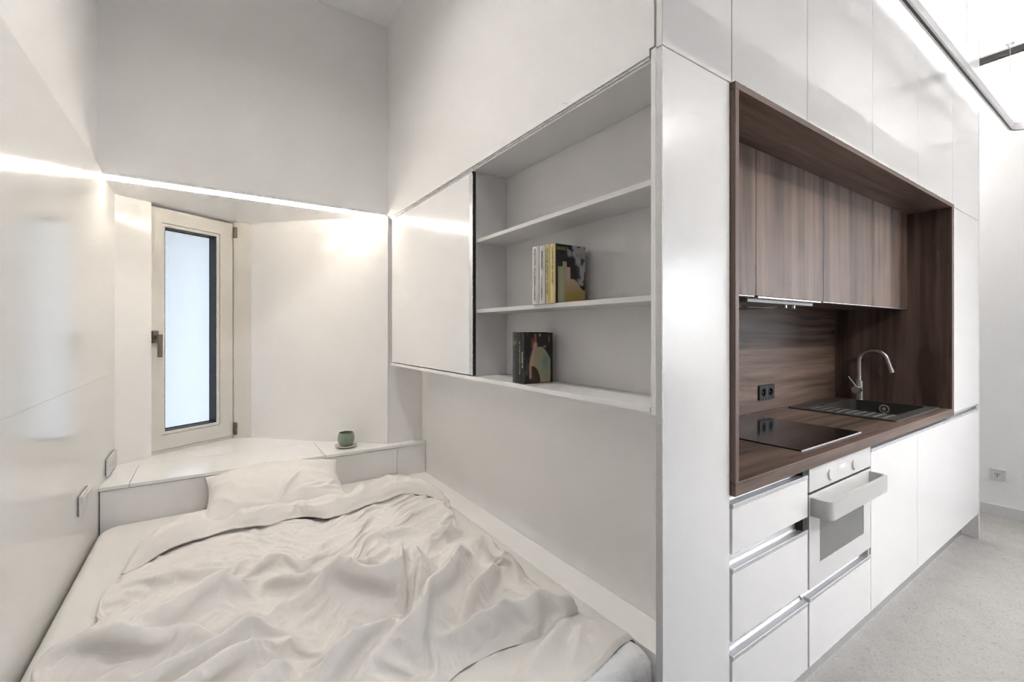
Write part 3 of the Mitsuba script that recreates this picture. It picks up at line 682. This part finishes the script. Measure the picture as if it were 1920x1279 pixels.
b = book(1.3645, 1.4085, z0b, 0.190, SX, 0.135, 'm_book_black')
obj(b + '__spine_lettering', cat(put(lettering('De un', 0.0062, fit=0.024), frame_mat((0, -1, 0), (0, 0, 1), (-1, 0, 0)), (SX - .0003, 1.388, z0b + 0.155)), put(lettering('splen', 0.0062, fit=0.020), frame_mat((0, -1, 0), (0, 0, 1), (-1, 0, 0)), (SX - .0003, 1.3895, z0b + 0.147))), 'm_ink_gold')
thing(b, 'thick black hardback with small cream title high on its spine, bottom of the cabinet', 'book', 'black books on the cabinet floor')
b = book(1.3495, 1.3635, z0b, 0.189, SX, 0.135, 'm_book_black')
obj(b + '__spine_lettering', put(lettering('REMBRANDT', 0.0065, fit=0.120), SPINE, (SX - .0003, 1.3565, z0b + 0.096)), 'm_ink_gold')
thing(b, 'thin black book with pale lettering along the whole spine, between two black books', 'book', 'black books on the cabinet floor')
b = book(1.333, 1.3485, z0b, 0.188, SX + .0005, 0.136, 'm_book_black', 'm_cover_lower')
obj(b + '__spine_lettering', put(lettering('RUBENS', 0.0075, True, fit=0.058), SPINE, (SX + .0002, 1.341, z0b + 0.088)), 'm_ink_white')
thing(b, 'black art book with white bold spine title and painted front cover, bottom of the cabinet', 'book', 'black books on the cabinet floor')

# ------------------------------------------------------------------ cup and saucer
CX, CYp = 0.700, 2.864
k = 'saucer'
obj(k, lathe([(0, 0.004), (0.030, 0.004), (0.032, 0.0), (0.040, 0.0), (0.056, 0.007), (0.066, 0.0125), (0.0675, 0.0150), (0.066, 0.0165), (0.054, 0.0125), (0.040, 0.008), (0, 0.008)], (CX, CYp, ZL), 64), 'm_clay', 35)
thing(k, 'round cream saucer under the green cup on the ledge', 'saucer')
k = 'cup'
zc = ZL + 0.0085
obj(k, lathe([(0, 0.0), (0.026, 0.0), (0.031, 0.003), (0.042, 0.018), (0.0485, 0.036), (0.0490, 0.050), (0.0465, 0.066), (0.0420, 0.078), (0.0408, 0.0815), (0.0390, 0.0820), (0.0382, 0.0800),
              (0.0420, 0.066), (0.0445, 0.050), (0.0440, 0.036), (0.038, 0.019), (0.027, 0.007), (0, 0.006)], (CX, CYp, zc), 64), 'm_celadon', 50)
thing(k, 'small round handleless green glazed cup standing on its saucer', 'cup')

# ------------------------------------------------------------------ plates on the left wall
k = 'socket_plate'
sp0, sp1, sz0, sz1 = 2.885, 3.128, 0.640, 0.722
obj(k + '__backing', cbox(XP + .0002, XP + 0.004, sp0 + .003, sp1 - .003, sz0 + .003, sz1 - .003, 0.0005), 'm_ink_grey')
obj(k + '__frame', cbox(XP + 0.0041, XP + 0.0125, sp0, sp1, sz0, sz1, 0.0015), 'm_white_plastic')
for j in range(3):
    yc = sp0 + 0.043 + 0.078 * j
    o = cyl((XP + 0.0128, yc, 0.681), (XP + 0.0137, yc, 0.681), 0.022, 28)
    s = obj(k + '__socket_insert', o, 'm_white_plastic')
    obj(s + '__pin_holes', cat(cyl((XP + 0.0138, yc - 0.009, 0.681), (XP + 0.0142, yc - 0.009, 0.681), 0.0032, 12), cyl((XP + 0.0138, yc + 0.009, 0.681), (XP + 0.0142, yc + 0.009, 0.681), 0.0032, 12)), 'm_ink')
thing(k, 'white triple socket plate on the left wall above the ledge', 'socket')
k = 'light_switch'
a0, a1, c0, c1 = 2.335, 2.498, 0.632, 0.712
obj(k + '__backing', cbox(XP + .0002, XP + 0.004, a0 + .003, a1 - .003, c0 + .003, c1 - .003, 0.0005), 'm_ink_grey')
obj(k + '__frame', cbox(XP + 0.0041, XP + 0.0130, a0, a1, c0, c1, 0.0015), 'm_white_plastic')
for j in range(2):
    y0 = a0 + 0.008 + 0.074 * j
    m = along_y([(XP + .0131, c0 + .008), (XP + .0131, c1 - .008), (XP + .0185, c1 - .008), (XP + .0150, c0 + .008)], y0, y0 + 0.0725)
    obj(k + '__rocker', m, 'm_white_plastic')
thing(k, 'white double rocker light switch on the left wall beside the mattress', 'light switch')

# ------------------------------------------------------------------ kitchen block: white fronts
FT = 0.019                   # thickness of the fronts
ZO = 2.0585                  # lower edge of the overhead doors
def front(x0, x1, z0, z1, mat='m_gloss'):
    return cbox(x0, x1, YK, YK + FT, z0, z1, 0.0009)
def channel(x0, x1, za, zb, name_owner):
    """curved aluminium grip channel between an upper edge za and the lip zb below it"""
    a = np.linspace(0, np.pi / 2, 9)
    r = 0.030
    pts = [(0.7415, za + 0.012), (0.7500, za + 0.010)] + [(0.7500 - r + r * math.cos(t), zb + 0.006 - 0.020 * math.sin(t)) for t in a]
    pts = np.array(pts); n = np.gradient(pts, axis=0); n = np.stack([-n[:, 1], n[:, 0]], 1); n /= np.linalg.norm(n, axis=1, keepdims=True)
    outer = pts - 0.0016 * n
    return obj(name_owner + '__grip_channel', along_x([tuple(p) for p in pts] + [tuple(p) for p in outer[::-1]], x0, x1), 'm_alu', 40, label='curved aluminium grip channel')
def lip(x0, x1, z1, owner, h=0.013):
    return obj(owner + '__grip_lip', cbox(x0, x1, YK - 0.0012, YK + FT, z1 - h, z1, 0.0006), 'm_alu')

k = 'tall_cabinet'
obj(k + '__front_panel', cbox(0.9405, 1.2400, YK, YK + FT - .0015, 0.0, 2.0555, 0.0009), 'm_gloss')
obj(k + '__front_panel', cbox(0.9405, 1.2495, YK, YK + FT - .0015, ZO, H - .003, 0.0009), 'm_gloss')
obj(k + '__edge_profile', cbox(0.9365, 0.9403, YK - .0006, YK + FT - .0015, 0.0, 2.0545, 0.0003), 'm_alu_mid', label='grey aluminium edge profile at the corner')
obj(k + '__edge_strip', cbox(0.9375, 0.9403, YK, YK + FT - .0015, ZO, H - .003, 0.0006), 'm_gloss_soft')
thing(k, 'narrow tall glossy white cabinet front with aluminium corner profile between bed and kitchen', 'cabinet')

XS = [1.252, 1.726, 2.322, 2.913, 3.527, 4.126]
names = ['leftmost white overhead cabinet above the wooden kitchen niche', 'second white overhead cabinet from the left above the kitchen niche', 'middle white overhead cabinet above the kitchen niche',
         'fourth white overhead cabinet from the left, above the tap', 'rightmost white overhead cabinet at the end of the kitchen block']
for i in range(5):
    k = key('overhead_cabinet')
    a, b = XS[i] + .0014, XS[i + 1] - .0014
    obj(k + '__body', cbox(XS[i] + .0003, XS[i + 1] - .0003, YK + FT + .0008, 1.30, ZO + .001, H - .001, 0), 'm_satin')
    obj(k + '__door', front(a, b, ZO, H - .003), 'm_gloss')
    thing(k, names[i], 'cabinet', 'overhead cabinets')

k = 'larder_cabinet'
obj(k + '__body', cbox(3.495, 4.1265, YK + FT + .0008, 1.30, 0.90, ZO - .0025, 0), 'm_satin')
obj(k + '__door', front(3.497, 4.1246, 0.8745, ZO - .0028), 'm_gloss')
obj(k + '__grip_lip', cbox(3.497, 4.1246, YK - .001, YK + FT, 0.868, 0.8742, 0.0006), 'm_alu')
thing(k, 'tall glossy white cabinet right of the wooden kitchen niche', 'cabinet')

k = 'end_panel'
obj(k, cbox(4.127, XE, YK - 0.001, 1.40, 0.0, H - .001, 0.001), 'm_gloss')
thing(k, 'glossy white end panel closing the kitchen block down to the floor', 'panel')

# drawer unit
k = 'drawer_cabinet'
A, B = 1.2540, 1.7275
obj(k + '__body', cbox(A + .001, B - .001, 0.757, 1.28, 0.168, 0.866, 0), 'm_satin')
for z0, z1 in ((0.695, 0.840), (0.441, 0.651), (0.165, 0.398)):
    d = obj(k + '__drawer', front(A, B, z0, z1 - .0135), 'm_gloss')
    lip(A + .002, B, z1, d)
channel(1.2545, 1.699, 0.8555, 0.840, k); channel(A, 1.699, 0.695, 0.651, k); channel(A, 1.7335, 0.441, 0.398, k)
for za, zb in ((0.864, 0.840), (0.695, 0.651)):
    obj(k + '__end_cap', cbox(1.6995, 1.7285, 0.724, 0.752, zb - 0.012, za + .0015, 0.001), 'm_black', label='black end cap of the grip channel')
thing(k, 'white kitchen cabinet with three wide drawers left of the oven', 'drawer cabinet')

# oven
k = 'oven'
OA, OB = 1.7405, 2.3005
obj(k + '__body', cbox(OA + .004, OB - .004, YK + .0335, 1.26, 0.445, 0.860, 0), 'm_black')
cp = obj(k + '__control_panel', cbox(OA, OB, YK, YK + .02, 0.7755, 0.8655, 0.0012), 'm_white_plastic')
for xk in (1.908, 2.126):
    obj(cp + '__knob', cat(*[tm(hull(np.vstack([np.c_[xk + r * np.cos(t), np.full(32, y), 0.814 + r * np.sin(t)] for r, y in ((0.021, YK - .0003), (0.021, YK - .005), (0.019, YK - .0066))]))) for t in (np.arange(32) * np.pi / 16,)]), 'm_white_plastic', 30)
obj(cp + '__display', cbox(1.975, 2.062, YK - .0006, YK + .001, 0.805, 0.846, 0.0002), 'm_white_plastic')
def digit_segs(ch, x, z, w, h, t):
    on = {'0': 'abcdef', '1': 'bc', '2': 'abged', '8': 'abcdefg'}[ch]
    seg = {'a': (x, x + w, z + h - t, z + h), 'g': (x, x + w, z + h / 2 - t / 2, z + h / 2 + t / 2), 'd': (x, x + w, z, z + t), 'f': (x, x + t, z + h / 2, z + h), 'e': (x, x + t, z, z + h / 2), 'b': (x + w - t, x + w, z + h / 2, z + h), 'c': (x + w - t, x + w, z, z + h / 2)}
    return [cbox(s[0], s[1], YK - .0011, YK - .0007, s[2], s[3], 0) for s in (seg[q] for q in on)]
obj(cp + '__display_digits', cat(*sum([digit_segs('0', 2.004 + q, 0.820, 0.0055, 0.011, 0.0016) for q in (0, 0.009, 0.021, 0.030)], [])), 'm_white_plastic', emitter=emit((0.9, 0.95, 1.0), 2.0), label='small glowing digits')
obj(k + '__vent_slot', cbox(OA + .002, OB - .002, YK + .004, YK + .02, 0.7655, 0.7752, 0), 'm_black')
wx0, wx1, wz0, wz1 = 1.822, 2.226, 0.511, 0.690
dr_ = cut(cbox(OA, OB, YK, YK + .02, 0.4345, 0.7650, 0.0012), cbox(wx0, wx1, YK - .1, YK + .1, wz0, wz1, 0))
dk_ = obj(k + '__door', dr_, 'm_white_plastic')
plastic('m_oven_glass', (0.16, 0.165, 0.165), 0.02)
obj(dk_ + '__window', cbox(wx0 + .0003, wx1 - .0003, YK + .0012, YK + .006, wz0 + .0003, wz1 - .0003, 0), 'm_oven_glass', label='grey mirrored oven window')
# the deep rounded handle
zh0, zh1, yo = 0.694, 0.758, 0.655
o = sg.box(OA + .006, yo, OB - .006, YK + .09).buffer(-0.028).buffer(0.028, quad_segs=10).intersection(sg.box(0, 0, 5, YK - .0004))
i = sg.box(OA + .018, yo + .011, OB - .018, YK + .09).buffer(-0.018).buffer(0.018, quad_segs=8)
hm = trimesh.creation.extrude_polygon(o.difference(i), zh1 - zh0, engine='earcut'); hm.apply_translation((0, 0, zh0))
hk = obj(dk_ + '__handle', hm, 'm_handle_grey', 30, label='wide rounded grey handle')
bot = trimesh.creation.extrude_polygon(o.intersection(sg.box(OA + .075, 0, OB - .075, YK - .0006)).intersection(i.buffer(-.0004)), 0.003, engine='earcut'); bot.apply_translation((0, 0, zh0 + .012))
thing(k, 'white built-in oven with grey window and wide rounded handle', 'oven')

k = 'oven_drawer_cabinet'
obj(k + '__body', cbox(OA + .001, OB - .001, 0.757, 1.28, 0.168, 0.425, 0), 'm_satin')
d = obj(k + '__drawer', front(OA, OB, 0.165, 0.3905), 'm_gloss'); lip(OA + .002, OB, 0.404, d)
channel(1.7340, 2.2985, 0.421, 0.404, k)
obj(k + '__end_cap', cbox(2.283, 2.2995, 0.724, 0.752, 0.394, 0.4325, 0.001), 'm_handle_grey')
thing(k, 'white wide drawer below the built-in oven', 'drawer cabinet')

for (a, b, label) in ((2.3050, 2.9030, 'white kitchen base cabinet with one door directly right of the oven'), (2.9070, 4.1246, 'white kitchen base cabinet with extra wide front at the right end below the sink')):
    k = key('base_cabinet')
    obj(k + '__body', cbox(a, b, 0.757, 1.28, 0.168, 0.866 if b < 3 else 0.70, 0), 'm_satin')
    d = obj(k + '__door', front(a, b, 0.165, 0.8332), 'm_gloss'); lip(a + .002, b, 0.847, d)
    if b < 3:
        channel(a, b + .0015, 0.8555, 0.847, k)
    else:
        channel(a, 3.497, 0.8555, 0.847, k); channel(3.500, 4.100, 0.872, 0.847, k)
        obj(k + '__end_cap', cbox(4.1005, 4.1245, 0.724, 0.752, 0.836, 0.8675, 0.001), 'm_white_plastic', label='white end cap of the grip channel')
    thing(k, label, 'base cabinet')

k = 'plinth'
obj(k, cbox(1.242, 4.1268, 0.800, 0.812, 0.0, 0.155, 0.0008), 'm_alu')
thing(k, 'recessed aluminium plinth along the bottom of the kitchen block', 'plinth')

# ------------------------------------------------------------------ wooden niche
NX0, NX1, NI0, NI1 = 1.2425, 3.478, 1.2615, 3.438
ZT, ZTB = 0.908, 0.868
YN = 0.704
k = 'niche_surround'
obj(k + '__side_board', cbox(NX0, NI0, YN, 1.289, ZT + .0002, 2.0355, 0.0008), 'm_wood_z')
obj(k + '__side_board', cbox(NI1, NX1, YN, 1.289, ZT + .0002, 2.0355, 0.0008), 'm_wood_z')
obj(k + '__top_board', cbox(NX0, NX1, YN, 1.289, 2.0358, 2.0555, 0.0008), 'm_wood_x')
obj(k + '__backsplash', cbox(NI0 + .0002, NI1 - .0002, 1.2702, 1.289, ZT + .0002, 2.0355, 0), 'm_wood_x')
thing(k, 'dark walnut frame and backsplash lining the kitchen niche', 'niche lining')

SX0, SX1, SY0, SY1 = 2.712, 3.405, 0.748, 1.232
BX0, BX1, BY0, BY1 = 2.930, 3.362, 0.798, 1.150
k = 'worktop'
obj(k, cut(cbox(NX0, NX1, YN, 1.289, ZTB, ZT, 0.0015), cbox(BX0 - .012, BX1 + .012, BY0 - .012, BY1 + .012, 0.8, 1.0, 0)), 'm_wood_x')
thing(k, 'dark walnut kitchen worktop with hob and sink', 'worktop')

k = 'sink'
def rbox(x0, x1, y0, y1, r, z0, z1):
    return tm_ext(sg.box(x0, y0, x1, y1).buffer(-r).buffer(r, quad_segs=6), z0, z1)
def tm_ext(poly, z0, z1):
    m = trimesh.creation.extrude_polygon(poly, z1 - z0, engine='earcut'); m.apply_translation((0, 0, z0)); return m
ZR = ZT + 0.0075
rim = cut(rbox(SX0, SX1, SY0, SY1, 0.012, ZT + .0003, ZR), rbox(BX0, BX1, BY0, BY1, 0.03, 0.5, 1.0), rbox(SX0 + .022, BX0 + .004, SY0 + .045, SY1 - .07, 0.01, ZT + .0028, 1.0))
obj(k + '__rim', rim, 'm_granite')
bowl = cut(rbox(BX0 - .010, BX1 + .010, BY0 - .010, BY1 + .010, 0.035, ZT - .185, ZT + .0001), rbox(BX0, BX1, BY0, BY1, 0.03, ZT - .175, 1.0))
obj(k + '__bowl', bowl, 'm_granite', 30)
for j in range(9):
    y = SY0 + 0.068 + 0.040 * j
    obj(k + '__drainer_rib', tm(hull([(SX0 + .030, y - .006, ZT + .003), (SX0 + .030, y + .006, ZT + .003), (BX0 - .006, y - .006, ZT + .003), (BX0 - .006, y + .006, ZT + .003), (SX0 + .045, y - .002, ZT + .0072), (SX0 + .045, y + .002, ZT + .0072), (BX0 - .014, y - .002, ZT + .0072), (BX0 - .014, y + .002, ZT + .0072)])), 'm_granite')
q = BX1 - .0004
ov = cat(trimesh.creation.annulus(0.019, 0.026, 0.004), trimesh.creation.cylinder(0.010, 0.003, sections=24))
ov.apply_transform(frame_mat((0, 1, 0), (0, 0, 1), (1, 0, 0), (q - .003, 0.985, ZT - .032)))
obj(k + '__overflow', ov, 'm_alu_bright', 30, label='round chrome overflow')
thing(k, 'dark granite sink with ribbed drainer set into the worktop', 'sink')

k = 'tap'
fx, fy = 3.386, 1.118
obj(k + '__body', lathe([(0, 0), (0.025, 0), (0.025, 0.004), (0.0205, 0.006), (0.0205, 0.118), (0.018, 0.121), (0, 0.121)], (fx, fy, ZR), 32), 'm_chrome', 30)
th = np.linspace(0, np.pi * 0.93, 26)
R = 0.072
arc = [(fx, fy, ZR + .119), (fx, fy, ZR + 0.17), (fx, fy, ZR + 0.215)] + [(fx, fy - R + R * math.cos(t), ZR + 0.238 + R * math.sin(t)) for t in th]
e = np.array(arc[-1]); d_ = np.array(arc[-1]) - np.array(arc[-2]); d_ /= np.linalg.norm(d_)
arc += [tuple(e + d_ * s) for s in (0.02, 0.05)]
obj(k + '__spout', tube(arc, 0.0112, 20), 'm_chrome', 40)
obj(k + '__spout_tip', tube([tuple(e + d_ * s) for s in (0.0502, 0.056, 0.078)], 0.0128, 20), 'm_chrome', 40)
cdir = np.array([-0.95, 0.10, 0.0]); cdir /= np.linalg.norm(cdir)
c0 = np.array([fx, fy, ZR + 0.062])
obj(k + '__cartridge', cyl(c0 + cdir * 0.012, c0 + cdir * 0.052, 0.0215, 32), 'm_chrome', 40)
l0 = c0 + cdir * 0.040 + np.array([0, 0, 0.018])
obj(k + '__lever', tube([l0, l0 + np.array([-0.022, 0.010, 0.030]), l0 + np.array([-0.052, 0.022, 0.066])], [0.0048, 0.0044, 0.0040], 12), 'm_alu_bright', 40)
thing(k, 'chrome gooseneck kitchen tap with side lever behind the sink', 'tap')

k = 'hob'
obj(k + '__glass', cbox(1.765, 2.308, 0.757, 1.248, ZT + .0002, ZT + .0045, 0.0015), 'm_black_gloss')
obj(k + '__edge_trim', cbox(1.765, 2.308, 0.7545, 0.7568, ZT + .0002, ZT + .0045, 0.0004), 'm_alu', label='bright front edge strip')
thing(k, 'black glass hob set into the worktop', 'hob')

k = 'double_socket'
a, b, c0_, c1_ = 2.462, 2.622, 0.968, 1.048
obj(k + '__frame', cut(cbox(a, b, 1.2605, 1.2700, c0_, c1_, 0.0018), *[cyl((x, 1.25, 1.008), (x, 1.268, 1.008), 0.0205, 32) for x in (a + .043, b - .043)]), 'm_black')
for x in (a + .043, b - .043):
    s = obj(k + '__socket_well', cyl((x, 1.2678, 1.008), (x, 1.2695, 1.008), 0.0204, 32), 'm_black_gloss')
    obj(s + '__pin_holes', cat(*[cyl((x + q, 1.2673, 1.008), (x + q, 1.2677, 1.008), 0.003, 12) for q in (-.0095, .0095)]), 'm_alu_dark')
obj(k + '__centre_joint', cbox((a + b) / 2 - .0006, (a + b) / 2 + .0006, 1.2601, 1.2604, c0_ + .003, c1_ - .003, 0), 'm_alu_dark')
thing(k, 'black double socket on the walnut backsplash above the hob', 'socket')

WX = [1.2620, 1.7250, 2.3050, 2.8880, 3.4375]
wn = ['narrow walnut wall cabinet at the left end of the niche', 'walnut wall cabinet above the extractor hood', 'walnut wall cabinet third from the left in the niche', 'walnut wall cabinet at the right end of the niche above the tap']
for i in range(4):
    k = key('wood_cabinet')
    a, b = WX[i] + .0012, WX[i + 1] - .0012
    obj(k + '__body', cbox(a, b, 0.9165, 1.2695, 1.4775, 2.0352, 0), 'm_wood_x')
    obj(k + '__door', cbox(a, b, 0.897, 0.9160, 1.4770, 2.0352, 0.0008), 'm_wood_z')
    if i != 1:
        obj(k + '__grip_strip', cbox(a + .004, b - .004, 0.900, 0.930, 1.4725, 1.4768, 0.0006), 'm_alu')
    thing(k, wn[i], 'wall cabinet', 'walnut wall cabinets')

k = 'extractor_hood'
obj(k + '__body', cbox(1.735, 2.295, 0.935, 1.262, 1.4560, 1.4768, 0.002), 'm_alu_dark')
for a, b in ((1.745, 2.018), (2.022, 2.290)):
    obj(k + '__front_strip', cbox(a, b, 0.899, 0.9345, 1.4690, 1.4768, 0.001), 'm_alu')
for x in (2.075, 2.150):
    obj(k + '__knob', cyl((x, 0.955, 1.4560), (x, 0.955, 1.4430), 0.008, 16), 'm_chrome', 30)
for x in (1.86, 2.17):
    obj(k + '__lamp_lens', cyl((x, 1.06, 1.4560), (x, 1.06, 1.4535), 0.026, 24), 'm_handle_grey', 30)
for x in (1.87, 2.16):
    obj(k + '__grease_filter', cbox(x - .125, x + .125, 1.10, 1.25, 1.4520, 1.4558, 0.001), 'm_alu_dark')
thing(k, 'slim metal extractor hood under the walnut cabinets', 'extractor hood')

# ------------------------------------------------------------------ right side of the room
k = 'wall_socket'
sy0, sy1, q0, q1 = 0.692, 0.778, 0.259, 0.339
obj(k + '__frame', cut(cbox(XF - 0.010, XF - .0002, sy0, sy1, q0, q1, 0.0015), cyl((XF - .02, 0.735, 0.300), (XF - .006, 0.735, 0.300), 0.0205, 32)), 'm_white_plastic')
s = obj(k + '__socket_well', cyl((XF - .0058, 0.735, 0.300), (XF - .004, 0.735, 0.300), 0.0204, 32), 'm_handle_grey')
obj(s + '__pin_holes', cat(*[cyl((XF - .0064, 0.735 + q, 0.300), (XF - .0059, 0.735 + q, 0.300), 0.0034, 12) for q in (-.0095, 0, .0095)], cbox(XF - .0075, XF - .0059, 0.732, 0.738, 0.281, 0.290, 0.0005)), 'm_ink')
obj(k + '__inner_edge', cut(cbox(XF - 0.0106, XF - .0101, sy0 + .012, sy1 - .012, q0 + .010, q1 - .010, 0), cbox(XF - 0.02, XF, sy0 + .0128, sy1 - .0128, q0 + .0108, q1 - .0108, 0)), 'm_ink_grey')
thing(k, 'white wall socket above the baseboard on the far wall', 'socket')

k = 'ring_pendant'
RZ = 2.700
o = sg.box(1.10, -0.80, 4.560, 0.640).buffer(-0.10).buffer(0.10, quad_segs=10)
prof = tm_ext(o.difference(o.buffer(-0.026)), RZ, RZ + 0.045)
obj(k + '__profile', prof, 'm_alu', 30)
obj(k + '__slot', tm_ext(o.buffer(-.008).difference(o.buffer(-.018)), RZ - .0008, RZ - .0002), 'm_black', label='dark slot along the underside')
obj(k + '__uplight_strip', tm_ext(o.buffer(-.007).difference(o.buffer(-.019)), RZ + .0452, RZ + .0458), 'm_white_plastic', emitter=emit(NEUTRAL, RING_POWER))
for x, y in ((1.6, .627), (3.336, .627), (4.447, .627), (1.6, -.787), (3.336, -.787), (4.447, -.787)):
    w = obj(k + '__suspension_wire', cyl((x, y, RZ + .046), (x, y, H - .02), 0.0011, 8), 'm_handle_grey')
    obj(w + '__clamp', cat(cyl((x, y, RZ + .0460), (x, y, RZ + .062), 0.0045, 12), cyl((x, y - .012, RZ + .054), (x, y + .006, RZ + .054), 0.003, 10)), 'm_alu_dark')
    obj(w + '__ceiling_rose', lathe([(0, 0), (0.010, 0), (0.012, 0.020), (0.020, 0.022), (0.020, 0.026), (0, 0.026)], (x, y, H - .0265), 20), 'm_alu', 30)
thing(k, 'long slim aluminium ring pendant hanging on wires before the overhead cabinets', 'pendant lamp')

k = 'ceiling_track'
obj(k + '__rail', cut(cbox(4.520, 4.558, -4.6, 1.60, H - .036, H - .0005, 0.001), cbox(4.532, 4.546, -4.7, 1.7, H - .05, H - .022, 0)), 'm_black')
thing(k, 'black lighting track on the ceiling along the far wall', 'lighting track')
k = 'ceiling_track_001'
obj(k + '__rail', cut(cbox(0.2, 4.4, -1.819, -1.781, H - .036, H - .0005, 0.001), cbox(0.1, 4.5, -1.807, -1.793, H - .05, H - .022, 0)), 'm_black')
thing(k, 'black lighting track on the ceiling before the kitchen with spotlights', 'lighting track')
for x0, x1, y0, y1, power, label in ((2.65, 3.85, -1.55, -1.20, PANEL_POWER, 'flat white rectangular ceiling lamp in front of the kitchen'), (4.24, 4.46, 0.96, 1.90, PANEL_POWER * 1.1, 'flat white rectangular ceiling lamp in the passage behind the kitchen block')):
    k = key('panel_lamp')
    obj(k + '__housing', cut(cbox(x0, x1, y0, y1, H - .040, H - .0006, 0.002), cbox(x0 + .02, x1 - .02, y0 + .02, y1 - .02, H - .06, H - .012, 0)), 'm_white_plastic')
    obj(k + '__diffuser', cbox(x0 + .022, x1 - .022, y0 + .022, y1 - .022, H - .036, H - .030, 0), 'm_white_plastic', emitter=emit(NEUTRAL, power))
    thing(k, label, 'ceiling lamp')
SPOTS = (((1.9, -1.8), (2.35, 0.72, 1.25), 'black cylinder spotlight on the long ceiling track, aimed at the hob and tap', TRACK_POWER * 1.4, 25), ((1.3, -1.8), (1.30, 0.72, 1.5), 'black cylinder spotlight on the long ceiling track, aimed at the tall white panel', TRACK_POWER * 0.6, 18),
         ((2.8, -1.8), (2.7, 0.72, 1.2), 'black cylinder spotlight in the middle of the long ceiling track', TRACK_POWER * 0.12, 24),
         ((4.539, -0.75), (3.0, 0.10, 0.0), 'black cylinder spotlight on the track along the far wall, aimed at the floor', POOL_POWER, 34))
for (x, y), aim, label, power, cone in SPOTS:
    k = key('track_spotlight')
    c = np.array([x, y, H - .14]); aim = np.array(aim) - c; aim /= np.linalg.norm(aim)
    obj(k + '__stem', cyl((x, y, H - .036), (x, y, H - .12), 0.008, 12), 'm_black', 30)
    obj(k + '__head', cyl(c - aim * .07, c + aim * .07, 0.035, 28), 'm_black', 30)
    obj(k + '__lens', cyl(c + aim * .0702, c + aim * .0722, 0.031, 28), 'm_white_plastic', emitter=emit(NEUTRAL, 40.0))
    scene[k + '__beam'] = {'type': 'spot', 'to_world': T().look_at(origin=(c + aim * .08).tolist(), target=(c + aim).tolist(), up=[0.1, 1, 0]), 'intensity': col(NEUTRAL * power), 'cutoff_angle': cone, 'beam_width': cone * 0.35}
    thing(k, label, 'spotlight', 'track spotlights')
